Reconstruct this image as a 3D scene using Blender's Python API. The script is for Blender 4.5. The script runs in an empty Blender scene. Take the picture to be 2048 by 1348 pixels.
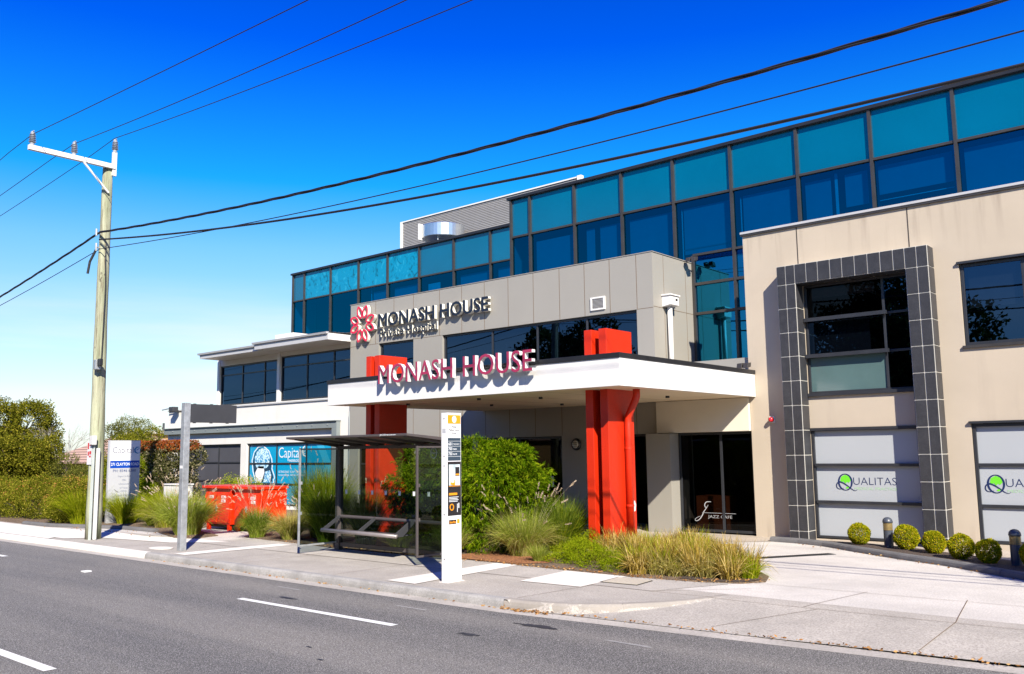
import bpy, bmesh, math, random
import numpy as np
from mathutils import Vector, Matrix
R = math.radians
scene = bpy.context.scene
COL = scene.collection

# ------------------------------------------------------------------ camera
cam_d = bpy.data.cameras.new("camera")
cam_d.sensor_width = 36.0
cam_d.lens = 1775.9 / 2048 * 36.0
cam_d.clip_end = 3000
cam = bpy.data.objects.new("camera", cam_d)
COL.objects.link(cam)
r_, u_, f_ = Vector((0.75878, 0.65121, -0.01305)), Vector((0.09267, -0.08811, 0.99179)), Vector((-0.64472, 0.75376, 0.1272))
cam.matrix_world = Matrix(((r_.x, u_.x, -f_.x, 0), (r_.y, u_.y, -f_.y, 0), (r_.z, u_.z, -f_.z, 2.0), (0, 0, 0, 1)))
scene.camera = cam

# ------------------------------------------------------------------ light
SUN = Vector((0.52, -0.38, 0.47)).normalized()
sun_el = math.asin(SUN.z)
sun_rot = math.atan2(SUN.x, SUN.y)
w = bpy.data.worlds.new("World")
scene.world = w
w.use_nodes = True
nt = w.node_tree
nt.nodes.clear()
o_ = nt.nodes.new("ShaderNodeOutputWorld")
bg = nt.nodes.new("ShaderNodeBackground")
sky = nt.nodes.new("ShaderNodeTexSky")
sky.sky_type = 'NISHITA'
sky.sun_disc = False
sky.sun_elevation = sun_el
sky.sun_rotation = sun_rot
sky.air_density = 1.0
sky.dust_density = 0.3
sky.ozone_density = 2.0
# real sky colour, deepened with height as through a polariser
tc = nt.nodes.new("ShaderNodeTexCoord")
sp = nt.nodes.new("ShaderNodeSeparateXYZ")
nt.links.new(tc.outputs["Generated"], sp.inputs[0])
ramp = nt.nodes.new("ShaderNodeValToRGB")
cr = ramp.color_ramp
cr.elements[0].position = 0.0
cr.elements[0].color = (1.0, 1.12, 1.45, 1)
cr.elements[1].position = 0.62
cr.elements[1].color = (0.0, 0.30, 1.7, 1)
for p_, c_ in ((0.06, (1.3, 1.35, 1.45, 1)), (0.13, (1.25, 1.38, 1.52, 1)), (0.22, (0.75, 1.38, 1.75, 1)), (0.29, (0.06, 1.18, 2.0, 1)), (0.43, (0.0, 0.52, 2.3, 1))):
    e = cr.elements.new(p_)
    e.color = c_
nt.links.new(sp.outputs["Z"], ramp.inputs[0])
mul = nt.nodes.new("ShaderNodeMix")
mul.data_type = 'RGBA'
mul.blend_type = 'MULTIPLY'
mul.inputs["Factor"].default_value = 1.0
nt.links.new(sky.outputs[0], mul.inputs["A"])
nt.links.new(ramp.outputs[0], mul.inputs["B"])
# thin cloud low over the horizon
mp = nt.nodes.new("ShaderNodeMapping")
mp.inputs["Scale"].default_value = (1.2, 1.2, 14)
nz = nt.nodes.new("ShaderNodeTexNoise")
nz.inputs["Scale"].default_value = 2.2
nz.inputs["Detail"].default_value = 6
nt.links.new(tc.outputs["Generated"], mp.inputs[0])
nt.links.new(mp.outputs[0], nz.inputs["Vector"])
cl = nt.nodes.new("ShaderNodeMapRange")
cl.inputs["From Min"].default_value = 0.45
cl.inputs["From Max"].default_value = 0.75
nt.links.new(nz.outputs[0], cl.inputs[0])
hz = nt.nodes.new("ShaderNodeMapRange")
hz.inputs["From Min"].default_value = 0.19
hz.inputs["From Max"].default_value = 0.06
nt.links.new(sp.outputs["Z"], hz.inputs[0])
cm = nt.nodes.new("ShaderNodeMath")
cm.operation = 'MULTIPLY'
nt.links.new(cl.outputs[0], cm.inputs[0])
nt.links.new(hz.outputs[0], cm.inputs[1])
mixc = nt.nodes.new("ShaderNodeMix")
mixc.data_type = 'RGBA'
nt.links.new(cm.outputs[0], mixc.inputs["Factor"])
nt.links.new(mul.outputs["Result"], mixc.inputs["A"])
mixc.inputs["B"].default_value = (9.5, 9.8, 10.0, 1)
nt.links.new(mixc.outputs["Result"], bg.inputs[0])
bg.inputs[1].default_value = 0.05
nt.links.new(bg.outputs[0], o_.inputs[0])

sd = bpy.data.lights.new("sun", 'SUN')
sd.energy = 5.0
sd.angle = R(0.5)
sd.color = (1.0, 0.93, 0.80)
so = bpy.data.objects.new("sun", sd)
COL.objects.link(so)
so.rotation_euler = SUN.to_track_quat('Z', 'Y').to_euler()
scene.view_settings.view_transform = 'Standard'
scene.view_settings.look = 'None'
scene.view_settings.exposure = 1.04
scene.view_settings.gamma = 1.0
scene.cycles.max_bounces = 8
scene.cycles.transparent_max_bounces = 12
scene.cycles.caustics_reflective = False
scene.cycles.caustics_refractive = False

# ------------------------------------------------------------------ materials
def nodes(name):
    m = bpy.data.materials.new(name)
    m.use_nodes = True
    n = m.node_tree
    b = n.nodes["Principled BSDF"]
    return m, n, b

ALB = .80

def rgba(c, k=1.0):
    k *= ALB
    return (max(0, c[0] * k), max(0, c[1] * k), max(0, c[2] * k), 1)

def noise(n, scale, detail=4, vec=None, rough=.55):
    t = n.nodes.new("ShaderNodeTexNoise")
    t.inputs["Scale"].default_value = scale
    t.inputs["Detail"].default_value = detail
    t.inputs["Roughness"].default_value = rough
    if vec is not None:
        n.links.new(vec, t.inputs["Vector"])
    return t.outputs[0]

def coord(n, scale=(1, 1, 1)):
    t = n.nodes.new("ShaderNodeTexCoord")
    m = n.nodes.new("ShaderNodeMapping")
    m.inputs["Scale"].default_value = scale
    n.links.new(t.outputs["Object"], m.inputs[0])
    return m.outputs[0]

def mrange(n, v, a, b, c=0.0, d=1.0):
    t = n.nodes.new("ShaderNodeMapRange")
    t.inputs["From Min"].default_value = a
    t.inputs["From Max"].default_value = b
    t.inputs["To Min"].default_value = c
    t.inputs["To Max"].default_value = d
    n.links.new(v, t.inputs[0])
    return t.outputs[0]

def mixrgb(n, f, a, b, mode='MIX'):
    t = n.nodes.new("ShaderNodeMix")
    t.data_type = 'RGBA'
    t.blend_type = mode
    for s, v in (("Factor", f), ("A", a), ("B", b)):
        if isinstance(v, (int, float)):
            t.inputs[s].default_value = v
        elif isinstance(v, tuple):
            t.inputs[s].default_value = v if len(v) == 4 else (*v, 1)
        else:
            n.links.new(v, t.inputs[s])
    return t.outputs["Result"]

def bumpn(n, b, h, strength=.3, dist=.01):
    t = n.nodes.new("ShaderNodeBump")
    t.inputs["Strength"].default_value = strength
    t.inputs["Distance"].default_value = dist
    n.links.new(h, t.inputs["Height"])
    n.links.new(t.outputs[0], b.inputs["Normal"])

def pmat(name, c, rough=.6, metal=0.0, var=.08, ns=3.0, bump=0.0, bs=60.0, spec=.5, coat=0.0, fine=0.0, fs=150.0):
    m, n, b = nodes(name)
    v = coord(n)
    col = mixrgb(n, mrange(n, noise(n, ns, 5, v), .3, .7), rgba(c, 1 - var), rgba(c, 1 + var))
    if fine:
        col = mixrgb(n, mrange(n, noise(n, fs, 2, v), .3, .7), mixrgb(n, 1.0, col, rgba((1 - fine,) * 3), 'MULTIPLY'), col)
    n.links.new(col, b.inputs["Base Color"])
    b.inputs["Roughness"].default_value = rough
    b.inputs["Metallic"].default_value = metal
    b.inputs["Specular IOR Level"].default_value = spec
    b.inputs["Coat Weight"].default_value = coat
    if bump:
        bumpn(n, b, noise(n, bs, 3, v), bump, .004)
    return m

def render_wall(name, c):
    """painted render: fine grain, cloudy tone, run-off streaks below the coping"""
    m, n, b = nodes(name)
    v = coord(n)
    col = mixrgb(n, mrange(n, noise(n, .7, 6, v), .3, .7), rgba(c, .93), rgba(c, 1.05))
    st = noise(n, 1.0, 5, coord(n, (5, 5, .35)))
    sp_ = n.nodes.new("ShaderNodeSeparateXYZ")
    n.links.new(v, sp_.inputs[0])
    top = mrange(n, sp_.outputs["Z"], 5.9, 7.0)
    low = mrange(n, sp_.outputs["Z"], .5, .0)
    mx = n.nodes.new("ShaderNodeMath")
    mx.operation = 'MAXIMUM'
    n.links.new(top, mx.inputs[0])
    n.links.new(low, mx.inputs[1])
    ml = n.nodes.new("ShaderNodeMath")
    ml.operation = 'MULTIPLY'
    n.links.new(mrange(n, st, .52, .72, 0, .6), ml.inputs[0])
    n.links.new(mx.outputs[0], ml.inputs[1])
    col = mixrgb(n, ml.outputs[0], col, (.22, .175, .135, 1))
    col = mixrgb(n, mrange(n, noise(n, 1.0, 6, coord(n, (1.7, 1.7, .16)), .65), .56, .72, 0, .22), col, rgba(c, .62))
    col = mixrgb(n, mrange(n, noise(n, 120, 2, v), .4, .7, 0, .12), col, rgba(c, .6))
    n.links.new(col, b.inputs["Base Color"])
    b.inputs["Roughness"].default_value = .85
    bumpn(n, b, noise(n, 90, 3, v), .35, .004)
    return m

def glassmat(name, tint, refl, gtint=(1, 1, 1), rough=0.0, wav=0.0):
    """architectural glass: tinted see-through pane with a mirror share"""
    m = bpy.data.materials.new(name)
    m.use_nodes = True
    n = m.node_tree
    n.nodes.clear()
    out = n.nodes.new("ShaderNodeOutputMaterial")
    tr = n.nodes.new("ShaderNodeBsdfTransparent")
    tr.inputs[0].default_value = (*tint, 1)
    gl = n.nodes.new("ShaderNodeBsdfGlossy")
    gl.inputs[0].default_value = (*gtint, 1)
    gl.inputs["Roughness"].default_value = rough
    fr = n.nodes.new("ShaderNodeLayerWeight")
    fr.inputs[0].default_value = .5
    pw = n.nodes.new("ShaderNodeMath")
    pw.operation = 'POWER'
    pw.inputs[1].default_value = 4.0
    n.links.new(fr.outputs["Facing"], pw.inputs[0])
    fac = mrange(n, pw.outputs[0], 0.0, 1.0, refl, 1.0)
    mx = n.nodes.new("ShaderNodeMixShader")
    n.links.new(fac, mx.inputs[0])
    n.links.new(tr.outputs[0], mx.inputs[1])
    n.links.new(gl.outputs[0], mx.inputs[2])
    n.links.new(mx.outputs[0], out.inputs[0])
    if wav:
        v = coord(n)
        bp = n.nodes.new("ShaderNodeBump")
        bp.inputs["Strength"].default_value = wav
        bp.inputs["Distance"].default_value = .01
        n.links.new(noise(n, .9, 1, v), bp.inputs["Height"])
        n.links.new(bp.outputs[0], gl.inputs["Normal"])
    return m

def leafmat(name, stops, trans=.35, rough=.7):
    m = bpy.data.materials.new(name)
    m.use_nodes = True
    n = m.node_tree
    n.nodes.clear()
    out = n.nodes.new("ShaderNodeOutputMaterial")
    at = n.nodes.new("ShaderNodeAttribute")
    at.attribute_name = "tone"
    rp = n.nodes.new("ShaderNodeValToRGB")
    els = rp.color_ramp.elements
    stops = [tuple(q * ALB for q in c) for c in stops]
    els[0].position, els[0].color = 0.0, (*stops[0], 1)
    els[1].position, els[1].color = 1.0, (*stops[-1], 1)
    for i, c in enumerate(stops[1:-1]):
        els.new((i + 1) / (len(stops) - 1)).color = (*c, 1)
    n.links.new(at.outputs["Fac"], rp.inputs[0])
    pb = n.nodes.new("ShaderNodeBsdfDiffuse")
    n.links.new(rp.outputs[0], pb.inputs[0])
    tl = n.nodes.new("ShaderNodeBsdfTranslucent")
    n.links.new(mixrgb(n, 1.0, rp.outputs[0], (1.25, 1.35, .6, 1), 'MULTIPLY'), tl.inputs[0])
    mx = n.nodes.new("ShaderNodeMixShader")
    mx.inputs[0].default_value = trans
    n.links.new(pb.outputs[0], mx.inputs[1])
    n.links.new(tl.outputs[0], mx.inputs[2])
    n.links.new(mx.outputs[0], out.inputs[0])
    return m

def asphalt():
    m, n, b = nodes("asphalt")
    v = coord(n)
    band = noise(n, 1.0, 3, coord(n, (.05, 1.1, 1)))
    col = mixrgb(n, mrange(n, band, .35, .65), (.080, .076, .068, 1), (.170, .156, .133, 1))
    col = mixrgb(n, mrange(n, noise(n, .5, 6, v), .35, .65), mixrgb(n, 1.0, col, (.86, .87, .9, 1), 'MULTIPLY'), col)
    sp1 = noise(n, 75, 2, v, .7)
    col = mixrgb(n, mrange(n, sp1, .50, .62, 0, .7), col, (.46, .44, .42, 1))
    sp2 = noise(n, 55, 2, coord(n, (1.1, 1.2, 1.3)), .7)
    col = mixrgb(n, mrange(n, sp2, .50, .62, 0, .8), col, (.025, .025, .03, 1))
    n.links.new(col, b.inputs["Base Color"])
    b.inputs["Roughness"].default_value = .82
    bumpn(n, b, noise(n, 90, 3, v, .7), .8, .008)
    return m

def concrete(name, c, dark=.8, ns=.8, sp_amt=.3, bump=.3):
    m, n, b = nodes(name)
    v = coord(n)
    col = mixrgb(n, mrange(n, noise(n, ns, 8, v, .62), .33, .67), rgba(c, dark - .06), rgba(c, 1.08))
    col = mixrgb(n, mrange(n, noise(n, 6, 5, v, .7), .45, .7, 0, .25), col, rgba(c, .68))
    col = mixrgb(n, mrange(n, noise(n, 40, 3, v, .7), .42, .62, 0, sp_amt * 1.5), col, rgba(c, .45))
    col = mixrgb(n, mrange(n, noise(n, 66, 2, v, .7), .55, .7, 0, sp_amt), col, rgba(c, 1.35))
    st = noise(n, 1.3, 5, coord(n, (.25, 1.5, 1)), .7)
    col = mixrgb(n, mrange(n, st, .55, .78, 0, .35), col, rgba(c, .6))
    n.links.new(col, b.inputs["Base Color"])
    b.inputs["Roughness"].default_value = .9
    bumpn(n, b, noise(n, 70, 3, v, .7), bump, .006)
    return m

def woodpole():
    m, n, b = nodes("treated_timber")
    v = coord(n, (6, 6, .3))
    col = mixrgb(n, mrange(n, noise(n, 1.0, 7, v, .65), .38, .62), (.14, .16, .085, 1), (.42, .44, .29, 1))
    col = mixrgb(n, mrange(n, noise(n, .9, 5, coord(n, (1, 1, .7))), .42, .66, 0, .75), col, (.34, .32, .23, 1))
    col = mixrgb(n, mrange(n, noise(n, 3.0, 6, coord(n, (9, 9, .5)), .7), .54, .62, 0, .8), col, (.13, .10, .065, 1))
    col = mixrgb(n, mrange(n, noise(n, 2.2, 3, coord(n, (2, 2, 1.2))), .66, .70, 0, .9), col, (.07, .05, .035, 1))
    n.links.new(col, b.inputs["Base Color"])
    b.inputs["Roughness"].default_value = .85
    bumpn(n, b, noise(n, 1.5, 6, coord(n, (30, 30, 1))), 1.0, .015)
    return m

def peel():
    m, n, b = nodes("peeling_film")
    v = coord(n, (2.2, 1, 1.6))
    nn = n.nodes.new("ShaderNodeTexNoise")
    nn.inputs["Scale"].default_value = 1.5
    nn.inputs["Detail"].default_value = 7
    nn.inputs["Distortion"].default_value = 1.6
    n.links.new(v, nn.inputs["Vector"])
    col = mixrgb(n, mrange(n, nn.outputs[0], .34, .46), (.0, .09, .15, 1), (.0, .19, .33, 1))
    col = mixrgb(n, mrange(n, nn.outputs[0], .60, .62), col, (.01, .24, .38, 1))
    n.links.new(col, b.inputs["Base Color"])
    b.inputs["Roughness"].default_value = .15
    return m

def mulch(name, a, c):
    m, n, b = nodes(name)
    v = coord(n)
    col = mixrgb(n, mrange(n, noise(n, 28, 5, v, .7), .35, .65), (*a, 1), (*c, 1))
    n.links.new(col, b.inputs["Base Color"])
    b.inputs["Roughness"].default_value = .95
    bumpn(n, b, noise(n, 30, 4, v, .7), 1.0, .05)
    return m

def brainmat():
    m, n, b = nodes("scan_print")
    t = n.nodes.new("ShaderNodeTexNoise")
    t.inputs["Scale"].default_value = 7
    t.inputs["Detail"].default_value = 4
    t.inputs["Distortion"].default_value = 2.2
    n.links.new(coord(n), t.inputs["Vector"])
    col = mixrgb(n, mrange(n, t.outputs[0], .45, .53), (.05, .25, .45, 1), (.55, .75, .85, 1))
    n.links.new(col, b.inputs["Base Color"])
    b.inputs["Roughness"].default_value = .4
    return m

def rooftile():
    m, n, b = nodes("roof_tiles")
    v = coord(n, (1, 1, 1))
    br = n.nodes.new("ShaderNodeTexWave")
    br.inputs["Scale"].default_value = 1.6
    br.bands_direction = 'Z'
    n.links.new(v, br.inputs["Vector"])
    col = mixrgb(n, mrange(n, br.outputs[1], .1, .35), (.14, .08, .06, 1), (.42, .27, .2, 1))
    n.links.new(col, b.inputs["Base Color"])
    b.inputs["Roughness"].default_value = .8
    return m

M = dict(
    beige=render_wall("beige_render", (.55, .465, .36)),
    white_wall=render_wall("white_render", (.80, .775, .72)),
    panel=pmat("grey_panel", (.345, .325, .285), .45, var=.03, ns=.6, bump=.05),
    panel_side=pmat("grey_panel_side", (.47, .44, .395), .45, var=.04, ns=.9),
    white=pmat("white_paint", (.82, .80, .77), .45, var=.05, ns=1.6),
    cream=pmat("cream_paint", (.80, .74, .62), .6, var=.04, ns=1.2),
    ceil=pmat("soffit_paint", (.95, .80, .58), .7, var=.05, ns=.8),
    black=pmat("black_metal", (.018, .018, .02), .4, var=.2),
    frame=pmat("dark_frame", (.03, .032, .038), .38, var=.15, spec=.5),
    mull=pmat("grey_mullion", (.055, .05, .047), .42, metal=.2, var=.15),
    joint=pmat("joint_sealant", (.16, .10, .055), .8),
    jointdark=pmat("open_joint", (.05, .04, .035), .8),
    red=pmat("red_paint", (.72, .030, .004), .42, var=.07, ns=2.5, fine=.06, fs=60, bump=.08, bs=25),
    binred=pmat("bin_red_paint", (.76, .030, .004), .32, var=.12, ns=1.7, bump=.1, bs=8),
    tile=pmat("charcoal_tile", (.042, .042, .047), .5, var=.2, ns=5, fine=.15, fs=40),
    grout=pmat("pale_grout", (.66, .63, .56), .8),
    spandrel=pmat("teal_spandrel_glass", (.0, .115, .215), .04, var=.11, ns=.35, spec=.9, coat=.4),
    vision=glassmat("blue_tinted_glass", (.0, .30, .53), .13, (.0, .60, 1.0), wav=.03),
    vision_low=glassmat("teal_tinted_glass", (.0, .22, .40), .42, (.03, .42, .74), wav=.015),
    peel=peel(),
    dglass=glassmat("dark_glass", (.08, .10, .13), .22, (.13, .27, .50), wav=.02),
    sglass=glassmat("shop_glass", (.18, .17, .17), .03, (.40, .42, .45)),
    bglass=glassmat("shelter_glass", (.50, .57, .53), .05, (.42, .47, .45)),
    greenglass=pmat("sea_green_panel", (.10, .17, .17), .12, var=.1, ns=1.2, spec=.8),
    frost=pmat("frosted_film", (.44, .465, .49), .35, var=.02, ns=.5, spec=.6),
    blackint=pmat("dark_interior", (.02, .018, .018), .8),
    roomfloor=pmat("interior_floor", (.06, .05, .045), .7),
    blind=pmat("window_blind", (.36, .38, .42), .8, var=.04),
    blindpale=pmat("pale_curtain", (.80, .80, .76), .8, var=.1, ns=8),
    darkblind=pmat("dark_roller_blind", (.075, .075, .085), .6, var=.1, ns=1.5),
    blue=pmat("blue_window_film", (.0, .34, .60), .3, var=.03, ns=.5),
    blue2=pmat("light_blue_film", (.04, .45, .70), .3, var=.03),
    film_white=pmat("white_film", (.85, .88, .9), .4, var=.02),
    darkblue=pmat("scan_dark", (.015, .05, .10), .4, var=.3, ns=9),
    scan=brainmat(),
    galv=pmat("galvanised_steel", (.50, .52, .54), .42, metal=.55, var=.22, ns=9, bump=.05),
    steelgrey=pmat("grey_green_steel", (.22, .25, .25), .5, var=.06),
    charcoal=pmat("charcoal_sheet", (.045, .046, .052), .45, var=.12),
    shelter=pmat("shelter_brown_metal", (.105, .09, .088), .42, metal=.2, var=.1),
    seatgrey=pmat("seat_metal", (.30, .27, .265), .4, metal=.4, var=.1),
    corr=pmat("corrugated_metal", (.44, .42, .40), .5, metal=.25, var=.05),
    roofmetal=pmat("pale_roof_metal", (.50, .50, .51), .5, var=.05),
    drum=pmat("bright_metal", (.72, .76, .80), .28, metal=.9, var=.05),
    road=asphalt(),
    foot=concrete("footpath_concrete", (.55, .505, .45), .80, 1.1, .35),
    verge=concrete("aggregate_concrete", (.52, .475, .42), .80, 1.3, .45),
    drive=concrete("driveway_concrete", (.70, .655, .60), .86, .7, .32),
    newconc=concrete("new_concrete", (.82, .77, .70), .95, .5, .06, .1),
    kerb=concrete("kerb_concrete", (.42, .405, .385), .72, 2.2, .25),
    kerbbeige=concrete("beige_kerb_concrete", (.36, .325, .285), .9, 2.0, .08, .1),
    kerbdark=concrete("dark_kerb", (.17, .165, .165), .8, 2.0, .2),
    path=concrete("beige_paving", (.55, .47, .38), .85, 1.2, .3),
    line=concrete("line_paint", (.85, .85, .83), .93, 3, .1, .1),
    oldline=pmat("worn_paint", (.33, .32, .31), .8, var=.2, ns=20),
    yellow=pmat("yellow_paint", (.75, .50, .03), .6, var=.1, ns=12),
    tar=pmat("tar_patch", (.03, .03, .034), .6, var=.3, ns=9),
    mulch=mulch("dark_mulch", (.03, .02, .016), (.13, .09, .07)),
    bark=mulch("orange_bark", (.12, .045, .018), (.48, .20, .07)),
    soil=mulch("garden_soil", (.07, .045, .03), (.26, .18, .11)),
    grassland=mulch("distant_grass", (.05, .07, .02), (.14, .14, .06)),
    wood=woodpole(),
    trunk=pmat("tree_bark", (.12, .085, .06), .9, var=.3, ns=8, bump=.5, bs=30),
    twig=pmat("bare_twig", (.30, .26, .22), .9, var=.2),
    brick=pmat("yellow_brick", (.58, .36, .14), .85, var=.15, ns=6),
    rooftile=rooftile(),
    counterbrown=pmat("cafe_counter", (.42, .13, .05), .5, var=.1),
    redsign=pmat("sign_red", (.65, .02, .03), .4),
    signwhite=pmat("sign_white", (.80, .80, .80), .35, var=.02),
    signgrey=pmat("sign_silver", (.50, .51, .53), .4, var=.03),
    navy=pmat("navy_letters", (.012, .018, .035), .4),
    letterside=pmat("letter_side", (.86, .83, .72), .5, var=.02),
    magenta=pmat("faded_crimson", (.38, .032, .095), .5, var=.08),
    crimson=pmat("logo_crimson", (.72, .02, .07), .4, var=.04),
    signblue=pmat("sign_blue", (.0, .06, .42), .4, var=.03),
    logoblue=pmat("logo_teal", (.0, .22, .42), .4),
    logonavy=pmat("logo_navy", (.01, .025, .10), .4),
    greyblue=pmat("slate_text", (.10, .13, .24), .5),
    lime=pmat("lime_print", (.16, .68, .03), .4, var=.03),
    palelime=pmat("pale_lime_print", (.42, .66, .38), .4),
    orange=pmat("orange_panel", (.90, .33, .01), .4, var=.02),
    slate=pmat("slate_panel", (.035, .06, .09), .4),
    poster=pmat("poster_dark", (.02, .018, .022), .25),
    skin=pmat("poster_pale", (.60, .72, .76), .3, var=.3, ns=9),
    brass=pmat("brass_louvre", (.50, .38, .17), .35, metal=.6, var=.15, ns=12),
    bollard=pmat("bollard_slate", (.065, .075, .095), .4, var=.1),
    porcelain=pmat("insulator_glaze", (.36, .37, .40), .25, var=.1),
    cable=pmat("black_cable", (.015, .014, .016), .55),
    conduit=pmat("grey_conduit", (.42, .46, .44), .5, var=.08),
    pvc=pmat("white_guard", (.72, .71, .70), .45, var=.05),
    lampglass=pmat("lamp_glass", (.75, .72, .60), .2),
    redlamp=pmat("red_lens", (.6, .01, .02), .15, spec=.8),
    pitlid=concrete("pit_lid", (.56, .50, .40), .9, 2.0, .15),
    grate=pmat("steel_grate", (.06, .06, .06), .5, metal=.5, var=.2),
    acacia=leafmat("acacia_leaf", ((.014, .036, .001), (.085, .165, .003), (.36, .43, .015)), .2),
    hedge=leafmat("hedge_leaf", ((.04, .065, .004), (.19, .205, .014), (.50, .43, .06)), .35),
    hedgetip=leafmat("new_shoots", ((.42, .13, .04), (.55, .24, .08), (.45, .34, .08)), .3),
    darkleaf=leafmat("dark_tree_leaf", ((.045, .065, .006), (.17, .17, .014), (.38, .32, .04)), .3),
    olive=leafmat("olive_leaf", ((.06, .075, .012), (.15, .16, .03), (.28, .26, .05)), .3),
    photinia=leafmat("photinia_leaf", ((.02, .035, .006), (.09, .09, .03), (.42, .36, .22)), .2, .4),
    redtip=leafmat("red_tip_leaf", ((.25, .04, .015), (.38, .10, .03), (.22, .16, .03)), .3),
    ballleaf=leafmat("box_ball_leaf", ((.12, .19, .004), (.40, .42, .01), (.72, .46, .03)), .3),
    lomandra=leafmat("lomandra_blade", ((.11, .17, .004), (.36, .42, .012), (.62, .60, .05)), .4),
    darkgrass=leafmat("dark_blade", ((.05, .11, .01), (.17, .26, .02), (.42, .44, .08)), .35),
    fountain=leafmat("fountain_grass_blade", ((.12, .20, .015), (.36, .42, .05), (.66, .64, .20)), .4),
    straw=leafmat("straw_blade", ((.28, .24, .05), (.50, .42, .12), (.68, .58, .26)), .35),
    yellowgrass=leafmat("yellowing_blade", ((.07, .055, .008), (.44, .30, .05), (.86, .66, .28)), .3),
    groundcover=leafmat("groundcover_leaf", ((.08, .14, .004), (.24, .31, .008), (.42, .45, .02)), .35),
    litter=leafmat("dry_leaf", ((.16, .07, .02), (.38, .18, .06), (.55, .36, .16)), .1),
    plume=leafmat("seed_plume", ((.62, .44, .32), (.78, .62, .50), (.85, .76, .66)), .4),
    euc=leafmat("gum_leaf", ((.02, .035, .012), (.05, .07, .025), (.09, .11, .04)), .2),
)

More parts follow.
